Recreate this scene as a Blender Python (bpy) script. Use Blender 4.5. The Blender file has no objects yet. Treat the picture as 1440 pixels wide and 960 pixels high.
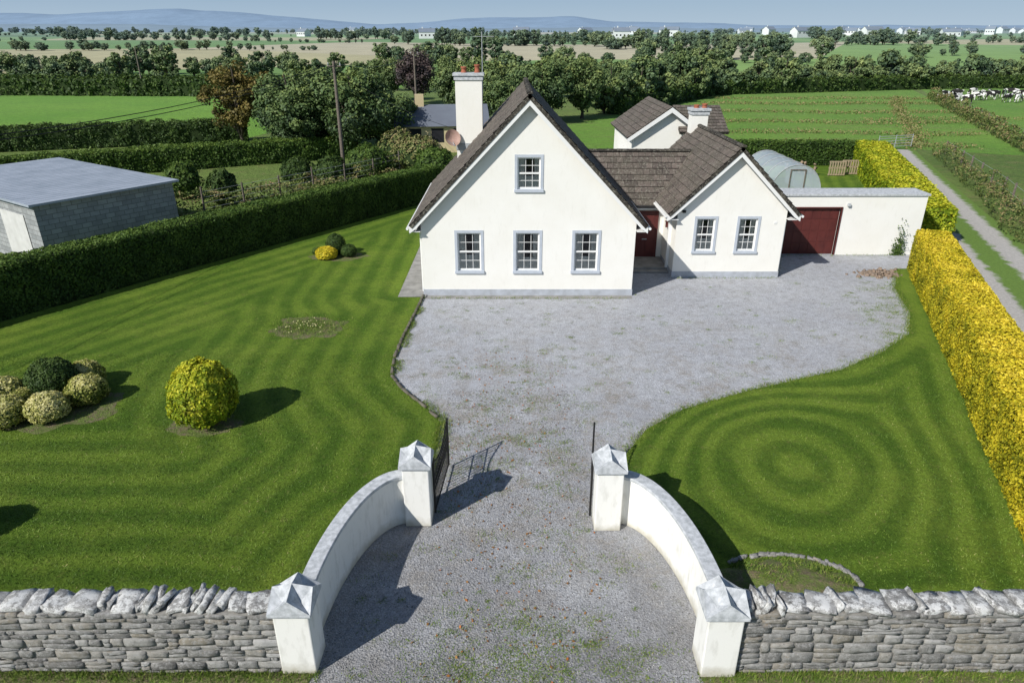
import bpy, bmesh, math, random
import numpy as np
from mathutils import Vector, Matrix, noise
from mathutils.geometry import delaunay_2d_cdt
random.seed(7)
RNG = np.random.default_rng(11)
scene = bpy.context.scene
COL = scene.collection

# ------------------------------------------------------------------ helpers
def link(o, parent=None):
    COL.objects.link(o)
    if parent is not None:
        o.parent = parent
        o.matrix_parent_inverse = Matrix.Translation(parent.location).inverted()
    return o

def empty(name, loc=(0, 0, 0)):
    e = bpy.data.objects.new(name, None)
    e.location = loc
    e.empty_display_size = 0.5
    COL.objects.link(e)
    return e

def mesh_obj(name, verts, faces, mat, parent=None, smooth=False):
    me = bpy.data.meshes.new(name)
    me.from_pydata([tuple(v) for v in verts], [], faces)
    if mat: me.materials.append(mat)
    if smooth:
        for p in me.polygons: p.use_smooth = True
    me.update()
    o = bpy.data.objects.new(name, me)
    return link(o, parent)

def fast_me(name, V, F, mat, tint=None, smooth=False):
    V = np.asarray(V, dtype=np.float32); F = np.asarray(F, dtype=np.int32)
    me = bpy.data.meshes.new(name)
    n, k = F.shape
    me.vertices.add(len(V)); me.vertices.foreach_set('co', V.ravel())
    me.loops.add(n*k); me.loops.foreach_set('vertex_index', F.ravel())
    me.polygons.add(n); me.polygons.foreach_set('loop_start', np.arange(n, dtype=np.int32)*k)
    try: me.polygons.foreach_set('loop_total', np.full(n, k, dtype=np.int32))
    except Exception: pass
    me.update(calc_edges=True)
    if smooth: me.polygons.foreach_set('use_smooth', np.ones(n, dtype=bool))
    if tint is not None:
        a = me.attributes.new('tint', 'FLOAT', 'POINT')
        a.data.foreach_set('value', np.asarray(tint, dtype=np.float32))
    if mat: me.materials.append(mat)
    return me

def fast_obj(name, V, F, mat, tint=None, parent=None, smooth=False):
    return link(bpy.data.objects.new(name, fast_me(name, V, F, mat, tint, smooth)), parent)

def boxgeo(x0, x1, y0, y1, z0, z1):
    v = [(x0,y0,z0),(x1,y0,z0),(x1,y1,z0),(x0,y1,z0),(x0,y0,z1),(x1,y0,z1),(x1,y1,z1),(x0,y1,z1)]
    f = [(0,3,2,1),(4,5,6,7),(0,1,5,4),(1,2,6,5),(2,3,7,6),(3,0,4,7)]
    return v, f

def boxes(name, L, mat, parent=None, bevel=0):
    V=[];F=[]
    for b in L:
        v,f = boxgeo(*b); o=len(V); V+=v; F+=[tuple(i+o for i in q) for q in f]
    ob = mesh_obj(name, V, F, mat, parent)
    if bevel:
        m = ob.modifiers.new('bevel','BEVEL'); m.width=bevel; m.segments=2
    return ob

def tube(name, pts, r, mat, parent=None, seg=8, r2=None):
    pts=[Vector(p) for p in pts]; V=[];F=[]
    n=len(pts)
    for i,p in enumerate(pts):
        d=(pts[min(i+1,n-1)]-pts[max(i-1,0)]).normalized()
        a=d.orthogonal().normalized() if abs(d.z)>.95 else d.cross(Vector((0,0,1))).normalized()
        b=d.cross(a)
        rr=r if r2 is None else r+(r2-r)*i/max(1,n-1)
        for k in range(seg):
            t=2*math.pi*k/seg
            V.append(p+(a*math.cos(t)+b*math.sin(t))*rr)
    for i in range(n-1):
        for k in range(seg):
            k2=(k+1)%seg
            F.append((i*seg+k,i*seg+k2,(i+1)*seg+k2,(i+1)*seg+k))
    F.append(tuple(range(seg))[::-1]); F.append(tuple((n-1)*seg+k for k in range(seg)))
    return mesh_obj(name,V,F,mat,parent,smooth=False)

def norm(a): return a/np.maximum(np.linalg.norm(a,axis=1,keepdims=True),1e-9)

def cards_geo(P,N,size,aspect=.6,fold=.15):
    P=np.asarray(P);n=len(P)
    size=np.broadcast_to(size,(n,)).reshape(n,1)
    N=norm(np.asarray(N,dtype=float)); R=RNG.normal(size=(n,3))
    T=norm(np.cross(N,R)); B=np.cross(N,T)
    a=T*size; b=B*size*aspect; f=N*size*fold
    V=np.stack([P-a,P-b+f,P+a,P+b+f],axis=1).reshape(-1,3)
    return V, np.arange(4*n).reshape(n,4)

def cards(name,P,N,size,tint,mat,parent=None,aspect=.6):
    V,F=cards_geo(P,N,size,aspect)
    return fast_obj(name,V,F,mat,np.repeat(tint,4),parent)

def blades(name,P,h,w,mat,tint,parent=None,lean=.4):
    P=np.asarray(P,dtype=float);n=len(P)
    h=np.broadcast_to(h,(n,)).reshape(n,1)
    ang=RNG.uniform(0,2*np.pi,n)
    T=np.stack([np.cos(ang),np.sin(ang),np.zeros(n)],1)
    L=RNG.normal(size=(n,3))*lean*h; L[:,2]=0
    tip=P+L+np.array([0,0,1])*h
    V=np.stack([P-T*w,P+T*w,tip],axis=1).reshape(-1,3)
    return fast_obj(name,V,np.arange(3*n).reshape(n,3),mat,np.repeat(tint,3),parent)

def batch(name,tv,tf,pos,scale,rot,mat,tint=None,parent=None,jit=0,smooth=False):
    tv=np.asarray(tv);m=len(tv);n=len(pos)
    V=tv[None,:,:]*np.asarray(scale)[:,None,:]
    if jit is not 0: V=V+RNG.normal(size=V.shape)*jit
    rx,ry,rz=np.asarray(rot).T
    def R(ax,a):
        c,s=np.cos(a),np.sin(a);z=np.zeros_like(a);o=np.ones_like(a)
        if ax==0: M=[[o,z,z],[z,c,-s],[z,s,c]]
        elif ax==1: M=[[c,z,s],[z,o,z],[-s,z,c]]
        else: M=[[c,-s,z],[s,c,z],[z,z,o]]
        return np.moveaxis(np.array(M),2,0)
    M=R(2,rz)@R(1,ry)@R(0,rx)
    V=np.einsum('nij,nmj->nmi',M,V)+np.asarray(pos)[:,None,:]
    F=(np.asarray(tf)[None,:,:]+(np.arange(n)*m)[:,None,None]).reshape(-1,len(tf[0]))
    t=None if tint is None else np.repeat(tint,m)
    return fast_obj(name,V.reshape(-1,3),F,mat,t,parent,smooth)
def nz(P,s,off=0):
    return np.array([noise.noise(Vector((p[0]*s+off,p[1]*s,p[2]*s))) for p in P])

# ------------------------------------------------------------------ materials
class M:
    def __init__(s,name,rough=.85,spec=.3):
        s.m=bpy.data.materials.new(name); s.m.use_nodes=True
        s.n=s.m.node_tree.nodes; s.l=s.m.node_tree.links
        s.b=s.n['Principled BSDF']; s.b.inputs['Roughness'].default_value=rough
        s.b.inputs['Specular IOR Level'].default_value=spec
        g=s.n.new('ShaderNodeNewGeometry'); s.pos=g.outputs['Position']
    def noise(s,scale,detail=4,rough=.6,vec=None,sc=None):
        t=s.n.new('ShaderNodeTexNoise'); t.inputs['Scale'].default_value=scale
        t.inputs['Detail'].default_value=detail; t.inputs['Roughness'].default_value=rough
        v=vec or s.pos
        if sc:
            mp=s.n.new('ShaderNodeMapping'); mp.inputs['Scale'].default_value=sc
            s.l.new(v,mp.inputs[0]); v=mp.outputs[0]
        s.l.new(v,t.inputs['Vector']); return t.outputs['Fac']
    def ramp(s,fac,stops,interp='LINEAR'):
        r=s.n.new('ShaderNodeValToRGB'); r.color_ramp.interpolation=interp
        e=r.color_ramp.elements
        while len(e)<len(stops): e.new(.5)
        for i,(p,c) in enumerate(stops):
            e[i].position=p
            if not isinstance(c,(tuple,list)): c=(c,c,c)
            e[i].color=(*c,1)
        s.l.new(fac,r.inputs[0]); return r.outputs[0]
    def mix(s,fac,a,b,mode='MIX'):
        x=s.n.new('ShaderNodeMix'); x.data_type='RGBA'; x.blend_type=mode
        for sock,val in ((x.inputs[0],fac),(x.inputs[6],a),(x.inputs[7],b)):
            if isinstance(val,(int,float)): sock.default_value=val
            elif isinstance(val,tuple): sock.default_value=(*val,1)
            else: s.l.new(val,sock)
        return x.outputs[2]
    def math(s,op,a,b=0.0,clamp=False):
        x=s.n.new('ShaderNodeMath'); x.operation=op; x.use_clamp=clamp
        for sock,val in ((x.inputs[0],a),(x.inputs[1],b)):
            if isinstance(val,(int,float)): sock.default_value=val
            else: s.l.new(val,sock)
        return x.outputs[0]
    def attr(s,name):
        a=s.n.new('ShaderNodeAttribute'); a.attribute_name=name; return a.outputs['Fac']
    def haze(s,col,dist=2100.,hc=(.30,.40,.50)):  # aerial haze painted into the base colour, by distance from the world origin
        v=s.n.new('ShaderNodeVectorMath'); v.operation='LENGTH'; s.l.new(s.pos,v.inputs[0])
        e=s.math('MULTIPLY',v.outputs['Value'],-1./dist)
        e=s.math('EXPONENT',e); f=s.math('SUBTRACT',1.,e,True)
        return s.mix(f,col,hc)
    def color(s,c):
        if isinstance(c,tuple): s.b.inputs['Base Color'].default_value=(*c,1)
        else: s.l.new(c,s.b.inputs['Base Color'])
    def bump(s,h,strength=.5,dist=.02):
        b=s.n.new('ShaderNodeBump'); b.inputs['Strength'].default_value=strength
        b.inputs['Distance'].default_value=dist
        s.l.new(h,b.inputs['Height']); s.l.new(b.outputs[0],s.b.inputs['Normal'])

def simple(name,c1,c2,scale=4,rough=.85,bump=.3,bscale=40,spec=.3,bd=.01,haze=False):
    k=M(name,rough,spec)
    f=k.ramp(k.noise(scale,6),[(.35,0),(.65,1)])
    c=k.mix(f,c1,c2)
    if haze: c=k.haze(c)
    k.color(c)
    if bump: k.bump(k.noise(bscale,4),bump,bd)
    return k.m

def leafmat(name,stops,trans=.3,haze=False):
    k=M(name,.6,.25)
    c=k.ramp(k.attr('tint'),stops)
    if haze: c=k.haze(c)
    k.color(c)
    if trans:
        tr=k.n.new('ShaderNodeBsdfTranslucent'); k.l.new(c,tr.inputs[0])
        mx=k.n.new('ShaderNodeMixShader'); mx.inputs[0].default_value=trans
        k.l.new(k.b.outputs[0],mx.inputs[1]); k.l.new(tr.outputs[0],mx.inputs[2])
        k.l.new(mx.outputs[0],k.n['Material Output'].inputs[0])
    return k.m

# walls
k=M('render_white',.8); n1=k.noise(.8,5); n2=k.noise(9,5,sc=(1,1,.25))
c=k.mix(k.ramp(n1,[(.35,0),(.7,1)]),(.85,.835,.78),(.81,.79,.725))
c=k.mix(k.ramp(n2,[(.56,0),(.8,.3)]),c,(.64,.62,.55))
k.color(c); k.bump(k.noise(60,3),.25,.006); MW=k.m
k=M('pillar_render',.8); sx=k.n.new('ShaderNodeSeparateXYZ'); k.l.new(k.pos,sx.inputs[0])
n=k.noise(3,6); g=k.math('ADD',sx.outputs[2],k.math('MULTIPLY',n,.5))
c=k.mix(k.ramp(g,[(.25,1),(.5,0)]),(.83,.82,.77),(.50,.47,.38))
c=k.mix(k.ramp(k.noise(7,6,sc=(1,1,.3)),[(.50,0),(.72,.6)]),c,(.56,.55,.49))
k.color(c); k.bump(k.noise(50,4),.4,.01); MP=k.m
MCAP=simple('cap_concrete',(.60,.62,.64),(.36,.38,.39),9,.8,.5,40)
MPL=simple('plinth_paint',(.47,.50,.55),(.36,.38,.41),3,.8,.2)
MSUR=simple('surround_paint',(.50,.54,.60),(.44,.48,.53),3,.7,.1)
MUPVC=simple('white_upvc',(.82,.82,.80),(.78,.78,.76),3,.4,0,spec=.5)
MDOOR=simple('maroon_door',(.115,.026,.022),(.085,.020,.018),2,.5,.1,spec=.4)
MCONC=simple('concrete_path',(.34,.33,.31),(.22,.215,.20),2.5,.9,.4,50)
MBLACK=simple('black_iron',(.012,.012,.013),(.02,.019,.018),10,.5,.1)
MTERR=simple('terracotta',(.38,.13,.07),(.28,.09,.05),8,.8,.2)
MWOOD=simple('weathered_wood',(.20,.17,.14),(.11,.09,.075),9,.9,.4)
MKERB=simple('kerb_stone',(.18,.16,.13),(.09,.08,.06),5,.9,.6)
MGALV=simple('galvanised',(.42,.44,.46),(.33,.35,.36),5,.45,.1)
MDARK=simple('dark_interior',(.015,.016,.02),(.02,.02,.025),2,.9,0)
MCURT=simple('curtain',(.80,.77,.70),(.68,.64,.56),6,.9,.1)
MDISH=simple('dish_faded',(.55,.36,.30),(.40,.26,.2),5,.6,.1)
k=M('window_glass'); out=k.n['Material Output']
tr=k.n.new('ShaderNodeBsdfTransparent'); tr.inputs[0].default_value=(.9,.92,.93,1)
gl=k.n.new('ShaderNodeBsdfGlossy'); gl.inputs['Roughness'].default_value=.03
lw=k.n.new('ShaderNodeFresnel'); lw.inputs[0].default_value=1.5
mx=k.n.new('ShaderNodeMixShader'); k.l.new(lw.outputs[0],mx.inputs[0]); k.l.new(tr.outputs[0],mx.inputs[1]); k.l.new(gl.outputs[0],mx.inputs[2])
k.l.new(mx.outputs[0],out.inputs[0]); MGLASS=k.m
def rooftile(name,ca,cb,moss):
    k=M(name,.9,.2); uv=k.n.new('ShaderNodeUVMap'); uv.uv_map='UVMap'
    br=k.n.new('ShaderNodeTexBrick'); br.offset=.5
    for nm,v in (('Scale',1.),('Brick Width',.30),('Row Height',.32),('Mortar Size',.012),('Mortar Smooth',.3),('Bias',0.)): br.inputs[nm].default_value=v
    br.inputs['Color1'].default_value=(*ca,1); br.inputs['Color2'].default_value=(*cb,1); br.inputs['Mortar'].default_value=(.025,.022,.02,1)
    k.l.new(uv.outputs[0],br.inputs['Vector'])
    c=k.mix(k.ramp(k.noise(1.3,7,.7),[(.42,0),(.66,.8)]),br.outputs['Color'],moss)
    c=k.mix(k.ramp(k.noise(11,6,.75),[(.52,0),(.66,.85)]),c,(.29,.28,.23))
    k.color(c); k.bump(br.outputs['Fac'],-.6,.02); return k.m
MROOF=rooftile('roof_tile',(.155,.125,.108),(.080,.066,.058),(.10,.09,.07))

# ground materials
PERL,PERR=.95,.92
def lawnmat(name,per,con):
    k=M(name,.9,.15)
    mow=k.attr('tint')
    s=k.math('SINE',k.math('MULTIPLY',mow,2*math.pi/per)); s=k.math('ADD',k.math('MULTIPLY',s,.75),.5,True)
    s=k.math('MULTIPLY',s,k.ramp(k.noise(.35,3),[(.3,.5*con),(.6,con)]))
    c=k.mix(s,(.075,.145,.014),(.165,.255,.028))
    c=k.mix(k.ramp(k.noise(.35,6,.75),[(.45,0),(.68,.55)]),c,(.20,.27,.036))
    c=k.mix(k.ramp(k.noise(1.6,8,.85),[(.52,0),(.68,.5)]),c,(.055,.095,.014))
    c=k.mix(k.ramp(k.noise(3.5,8,.88),[(.56,0),(.68,.6)]),c,(.25,.22,.08))
    f=k.noise(17,8,.88)
    c=k.mix(.85,c,k.ramp(f,[(.34,.35),(.5,1.),(.66,1.65)]),'MULTIPLY')
    k.color(c); k.bump(f,1.,.06); return k.m
MLAWN=lawnmat('lawn_grass',PERL,.75); MLAWNR=lawnmat('lawn_grass_rings',PERR,1.)
k=M('gravel',.95,.2)
sx=k.n.new('ShaderNodeSeparateXYZ'); k.l.new(k.pos,sx.inputs[0])
big=k.noise(.45,6,.7); mid=k.noise(3.0,7,.8)
yy=k.math('ADD',sx.outputs[1],k.math('MULTIPLY',big,7.))
c=k.mix(k.ramp(k.math('DIVIDE',yy,32.),[(.36,0),(.50,.5),(.70,1)]),(.205,.205,.21),(.40,.41,.44))
c=k.mix(k.ramp(k.noise(.28,5,.7),[(.45,0),(.62,.6)]),c,(.46,.47,.49))
c=k.mix(k.ramp(mid,[(.42,0),(.66,.65)]),c,(.26,.26,.26))
lane=k.ramp(k.math('DIVIDE',sx.outputs[1],30.),[(.30,.2),(.45,.75),(.62,.6),(.85,.15)])
c=k.mix(k.math('MULTIPLY',k.ramp(k.noise(.8,9,.88),[(.48,0),(.60,.85)]),lane),c,(.24,.20,.14))
c=k.mix(k.ramp(k.noise(1.5,9,.88),[(.57,0),(.65,.6)]),c,(.115,.13,.05))
fine=k.noise(36,6,.85)
vo=k.n.new('ShaderNodeTexVoronoi'); vo.inputs['Scale'].default_value=27; k.l.new(k.pos,vo.inputs['Vector'])
c=k.mix(.85,c,k.ramp(fine,[(.30,.4),(.5,1.),(.70,1.65)]),'MULTIPLY')
c=k.mix(.4,c,k.ramp(vo.outputs['Color'],[(0,.5),(1,1.6)]),'MULTIPLY')
k.color(c); k.bump(vo.outputs['Distance'],.6,.03); MGRAV=k.m
k=M('soil_bed',.95); c=k.mix(k.ramp(k.noise(3,8,.85),[(.42,0),(.56,1)]),(.17,.135,.085),(.11,.16,.03))
c=k.mix(.8,c,k.ramp(k.noise(25,6,.85),[(.3,.4),(.7,1.7)]),'MULTIPLY'); k.color(c); k.bump(k.noise(30,4),.8,.05); MSOIL=k.m
def pasture(name,a,b,weed,sc,wa=.75):
    k=M(name,.95,.1)
    c=k.mix(k.ramp(k.noise(.06,5,.6),[(.35,0),(.65,1)]),a,b)
    c=k.mix(k.ramp(k.noise(.5,8,.8,sc=sc),[(.50,0),(.64,wa)]),c,weed)
    c=k.mix(.8,c,k.ramp(k.noise(1.8,8,.88),[(.3,.4),(.7,1.6)]),'MULTIPLY')
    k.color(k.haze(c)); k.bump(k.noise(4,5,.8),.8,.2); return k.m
MPAST=pasture('pasture_right',(.12,.25,.028),(.175,.305,.042),(.20,.205,.07),(.22,1.,1),.7)
MPASTL=pasture('pasture_left',(.135,.285,.03),(.185,.335,.042),(.13,.24,.04),(.3,1.,1))
MROUGH=pasture('rough_grass',(.105,.165,.032),(.16,.225,.048),(.19,.18,.07),(1,1,1))
k=M('countryside',.95,.1)
mp=k.n.new('ShaderNodeMapping'); mp.inputs['Scale'].default_value=(.0048,.0062,1); mp.inputs['Rotation'].default_value=(0,0,.35); k.l.new(k.pos,mp.inputs[0])
fl=k.n.new('ShaderNodeVectorMath'); fl.operation='MULTIPLY'; fl.inputs[1].default_value=(1,1,0); k.l.new(mp.outputs[0],fl.inputs[0])
vo=k.n.new('ShaderNodeTexVoronoi'); vo.inputs['Scale'].default_value=1.; k.l.new(fl.outputs[0],vo.inputs['Vector'])
sp=k.n.new('ShaderNodeSeparateColor'); k.l.new(vo.outputs['Color'],sp.inputs[0])
c=k.ramp(sp.outputs[0],[(0,(.14,.25,.045)),(.28,(.20,.32,.065)),(.45,(.12,.20,.045)),(.58,(.42,.38,.20)),(.74,(.17,.28,.055)),(.86,(.46,.41,.26))],'CONSTANT')
c=k.mix(.6,c,k.ramp(k.noise(.05,8,.85),[(.3,.65),(.7,1.35)]),'MULTIPLY')
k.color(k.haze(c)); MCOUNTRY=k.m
k=M('track_surface',.95); uv=k.n.new('ShaderNodeUVMap'); uv.uv_map='UVMap'
su=k.n.new('ShaderNodeSeparateXYZ'); k.l.new(uv.outputs[0],su.inputs[0])
a=k.math('ABSOLUTE',su.outputs[0]); a=k.math('ADD',a,k.math('MULTIPLY',k.math('SUBTRACT',k.noise(1.5,5),.5),.5))
c=k.ramp(a,[(.20,(.12,.20,.035)),(.32,(.40,.38,.35)),(.68,(.42,.40,.37)),(.84,(.12,.20,.035))])
c=k.mix(.7,c,k.ramp(k.noise(7,7,.85),[(.3,.5),(.7,1.5)]),'MULTIPLY'); k.color(c); k.bump(k.noise(20,5),.6,.04); MTRACK=k.m
MASPH=simple('asphalt',(.05,.05,.052),(.07,.07,.07),3,.9,.5,80)

# foliage
LG=leafmat('leaf_laurel',[(0,(.024,.050,.011)),(.5,(.068,.128,.023)),(1,(.16,.24,.045))])
LGOLD=leafmat('leaf_golden',[(0,(.12,.15,.012)),(.35,(.38,.36,.020)),(.7,(.70,.57,.030)),(1,(.86,.69,.07))],.25)
LLIME=leafmat('leaf_lime',[(0,(.05,.10,.008)),(.45,(.22,.31,.016)),(.8,(.46,.48,.026)),(1,(.66,.62,.05))],.25)
LVAR=leafmat('leaf_variegated',[(0,(.05,.08,.01)),(.35,(.22,.26,.04)),(.7,(.58,.55,.18)),(1,(.75,.70,.36))],.25)
LDARK=leafmat('leaf_dark',[(0,(.016,.034,.009)),(.5,(.042,.082,.018)),(1,(.10,.155,.034))],.2)
LTREE=leafmat('leaf_tree',[(0,(.024,.046,.014)),(.5,(.070,.118,.027)),(1,(.18,.23,.052))],0,True)
LTREE2=leafmat('leaf_tree_light',[(0,(.038,.066,.019)),(.5,(.115,.165,.038)),(1,(.24,.28,.065))],0,True)
LCOP=leafmat('leaf_copper',[(0,(.05,.045,.014)),(.4,(.13,.115,.03)),(.7,(.22,.165,.045)),(1,(.19,.21,.05))],.2)
LRED=leafmat('leaf_purple',[(0,(.022,.015,.014)),(.6,(.065,.036,.030)),(1,(.11,.075,.045))],0,True)
LSCR=leafmat('leaf_scrub',[(0,(.05,.075,.018)),(.4,(.11,.16,.035)),(.7,(.20,.20,.07)),(1,(.27,.20,.10))],0)
LGRS=leafmat('grass_blade',[(0,(.06,.115,.014)),(.5,(.13,.215,.026)),(.85,(.22,.28,.045)),(1,(.33,.29,.12))],0)
LFALL=leafmat('fallen_leaf',[(0,(.16,.08,.03)),(.7,(.30,.15,.04)),(1,(.50,.14,.03))],0)
MBARK=simple('bark',(.10,.085,.065),(.055,.045,.035),6,.95,.6,20)
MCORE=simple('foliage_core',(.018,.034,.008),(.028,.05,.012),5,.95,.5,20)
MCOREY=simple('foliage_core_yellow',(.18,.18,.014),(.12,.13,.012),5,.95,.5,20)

# ------------------------------------------------------------------ world, sun, camera
EL=math.radians(38.); AZX,AZY=-.74,-.67
w=bpy.data.worlds.new('World'); scene.world=w; w.use_nodes=True
wn=w.node_tree.nodes; wl=w.node_tree.links
sky=wn.new('ShaderNodeTexSky'); sky.sky_type='NISHITA'; sky.sun_disc=False
sky.sun_elevation=EL; sky.sun_rotation=math.radians(228.); sky.air_density=1.0; sky.dust_density=.4; sky.ozone_density=1.5
wn['Background'].inputs['Strength'].default_value=.09
tc=wn.new('ShaderNodeTexCoord'); sz=wn.new('ShaderNodeSeparateXYZ'); wl.new(tc.outputs['Generated'],sz.inputs[0])
rp=wn.new('ShaderNodeValToRGB'); wl.new(sz.outputs[2],rp.inputs[0]); rp.color_ramp.elements[0].position=.0; rp.color_ramp.elements[0].color=(1,1,1,1); rp.color_ramp.elements[1].position=.30; rp.color_ramp.elements[1].color=(0,0,0,1)
r2=wn.new('ShaderNodeValToRGB'); wl.new(sz.outputs[2],r2.inputs[0]); r2.color_ramp.elements[0].position=.0; r2.color_ramp.elements[0].color=(.46,.58,.69,1); r2.color_ramp.elements[1].position=.06; r2.color_ramp.elements[1].color=(.25,.40,.60,1)
mu=wn.new('ShaderNodeMix'); mu.data_type='RGBA'; mu.blend_type='MULTIPLY'; mu.inputs[0].default_value=1; wl.new(r2.outputs[0],mu.inputs[6]); mu.inputs[7].default_value=(11,11,11,1)
mxs=wn.new('ShaderNodeMix'); mxs.data_type='RGBA'; wl.new(rp.outputs[0],mxs.inputs[0]); wl.new(sky.outputs[0],mxs.inputs[6]); wl.new(mu.outputs[2],mxs.inputs[7])
wl.new(mxs.outputs[2],wn['Background'].inputs[0])
sd=bpy.data.lights.new('sun','SUN'); sd.energy=5.0; sd.angle=math.radians(.5); sd.color=(1.,.965,.91)
so=bpy.data.objects.new('sun',sd); COL.objects.link(so)
h=math.hypot(AZX,AZY)
tosun=Vector((AZX/h*math.cos(EL),AZY/h*math.cos(EL),math.sin(EL)))
so.rotation_euler=tosun.to_track_quat('Z','Y').to_euler(); so.location=(-20,-20,40)
cam=bpy.data.cameras.new('camera'); co=bpy.data.objects.new('camera',cam); COL.objects.link(co)
co.location=(0,0,9.75); co.rotation_euler=(math.radians(90-24.13),0,0)
cam.lens=24; cam.sensor_width=36; cam.clip_end=60000; cam.clip_start=.1
scene.camera=co
scene.view_settings.view_transform='Standard'; scene.view_settings.look='None'; scene.view_settings.exposure=0

# ------------------------------------------------------------------ ground sheets
def warp(X,Y): return .16*nz(np.c_[X,Y,X*0],.45,3)+.05*nz(np.c_[X,Y,X*0],1.5,8)
def sheet(name,poly,z,mat,step=None,mowfn=None,jit=0):
    poly=[Vector(p) for p in poly]
    if step is None:
        return mesh_obj(name,[(p.x,p.y,z) for p in poly],[tuple(range(len(poly)))],mat)
    B=[]
    for i,p in enumerate(poly):
        q=poly[(i+1)%len(poly)]; m=max(1,int((q-p).length/step))
        for j in range(m):
            B.append(p.lerp(q,j/m)+(Vector((random.uniform(-jit,jit),random.uniform(-jit,jit)))))
    nb=len(B); A=np.array(B)
    xs=np.arange(A[:,0].min(),A[:,0].max(),step*1.0); ys=np.arange(A[:,1].min(),A[:,1].max(),step*1.0)
    X,Y=np.meshgrid(xs,ys); X=X.ravel();Y=Y.ravel()
    ins=inside(X,Y,A)
    X=X[ins];Y=Y[ins]
    d=bdist(X,Y,A); keep=d>step*.5; X=X[keep];Y=Y[keep]
    vs=B+[Vector((x,y)) for x,y in zip(X,Y)]
    r=delaunay_2d_cdt(vs,[],[list(range(nb))],1,1e-5)
    V=np.array([(v.x,v.y,z) for v in r[0]]); F=np.array([f for f in r[2]])
    t=(mowfn or mowL)(V[:,0],V[:,1],A)+warp(V[:,0],V[:,1])
    o=fast_obj(name,V,F,mat,t); 
    return o,A
def inside(X,Y,A):
    r=np.zeros(len(X),bool); nb=len(A)
    for i in range(nb):
        x1,y1=A[i];x2,y2=A[(i+1)%nb]
        r^=((y1>Y)!=(y2>Y))&(X<(x2-x1)*(Y-y1)/((y2-y1) if y2!=y1 else 1e-9)+x1)
    return r
def bdist(X,Y,A):
    d=np.full(len(X),1e9)
    for i in range(len(A)):
        p=A[i];q=A[(i+1)%len(A)];v=q-p;L=max(v@v,1e-9)
        t=np.clip(((X-p[0])*v[0]+(Y-p[1])*v[1])/L,0,1)
        d=np.minimum(d,np.hypot(X-p[0]-t*v[0],Y-p[1]-t*v[1]))
    return d
def mowL(X,Y,A): return bdist(X,Y,A)
def mowR(X,Y,A):
    r=np.sqrt((X-7.0-(Y-14.2)*.25)**2+((Y-14.2)/1.15)**2)
    b=bdist(X,Y,A); f=np.clip((r-2.0)/3,0,1)
    return r*.9*(1-f)+(5.2-b)*f
def TZ(x,y):
    r=math.hypot(x*.6,y) if y>0 else 0
    t=max(0.,r-190.)
    return 13.*(1-math.exp(-t/560.))+.0022*t+ (min(1,t/300.)*1.8*noise.noise(Vector((x*.0035,y*.0045,0))))-.05
ys=[-4000,-60,60,120,160]+list(range(190,1000,25))+list(range(1000,3000,100))+list(range(3000,16001,1000))
V=[];F=[];nx=121
for y in ys:
    hwid=max(400,abs(y)*1.25)
    for i in range(nx):
        x=(i/(nx-1)*2-1)*hwid; V.append((x,y,TZ(x,y) if y>160 else -.05))
for j in range(len(ys)-1):
    for i in range(nx-1): a=j*nx+i; F.append((a,a+1,a+nx+1,a+nx))
fast_obj('ground',V,F,MCOUNTRY,None,None,True)
sheet('rough_ground',[(-90,-30),(90,-30),(130,160),(-160,160)],-.035,MROUGH)
sheet('pasture_field',[(6,58),(36,67),(46,62),(72,125),(80,146),(36,131),(6,84)],-.028,MPAST)
sheet('pasture_field',[(47,60),(52,40),(140,40),(170,152),(82,146),(73,125)],-.026,MPAST)
sheet('pasture_field',[(-150,62),(-60,62),(-28,72),(-24,90),(-42,128),(-170,134)],-.028,MPASTL)
sheet('pasture_field',[(-70,148),(-10,150),(-8,185),(-85,185)],-.022,MPASTL)
sheet('road',[(-60,-3),(60,-3),(60,4.5),(-60,4.5)],-.02,MASPH)
sheet('gravel_driveway',[(-6,6.2),(4.6,6.2),(6,9),(19.2,28),(20,33.5),(-6,33.5)],0,MGRAV)
def ell(s,off=0,n=14):
    return [(s*(2.3+(1.25+off)*math.sin(t)),8.7+(3.35+off)*math.cos(t)) for t in [math.pi/2*i/n for i in range(n+1)]]
cw=ell(-1,.12)[::-1]
drive_left=[(-1.95,12.6),(-2.02,14.4),(-1.97,16.3),(-2.44,17.04),(-3.32,18.2),(-3.78,19.1),(-3.89,20.4),(-3.86,22.0),(-3.72,24.4),(-3.62,26.35)]
left_poly=[(-29,8.65),(-3.75,8.65)]+cw[1:]+[(-2.32,12.5)]+drive_left+[(-4.65,26.5),(-4.65,36),(-4.4,45),(-19,23.5),(-24,16)]
lawnL,AL=sheet('lawn',left_poly,.03,MLAWN,.22,mowL,.02)
drive_right=[(2.5,13.0),(2.62,13.8),(2.95,14.8),(3.65,15.9),(4.9,17.0),(7.3,18.2),(10.5,19.5),(12.5,20.85),(14.2,22.4),(15.3,24.4),(16.2,27.3),(17.6,29.8)]
cwr=ell(1,.12)
right_poly=drive_right+[(18.2,29.9),(10.9,11.5),(9.75,8.65),(3.75,8.65)]+cwr[::-1][1:]+[(2.4,12.4)]
lawnR,AR=sheet('lawn',right_poly[::-1],.03,MLAWNR,.2,mowR,.02)
sheet('lawn',[(11.8,33.4),(21.5,33.4),(29,57),(-4,57),(-4,36)],.01,MLAWN,1.0)
sheet('concrete_path',[(-4.65,26.1),(-3.5,26.1),(-3.5,36),(-4.65,36)],.045,MCONC)
sheet('concrete_apron',[(-3.7,26.0),(4.9,26.0),(4.9,26.5),(-3.7,26.5)],.008,MCONC)
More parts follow.
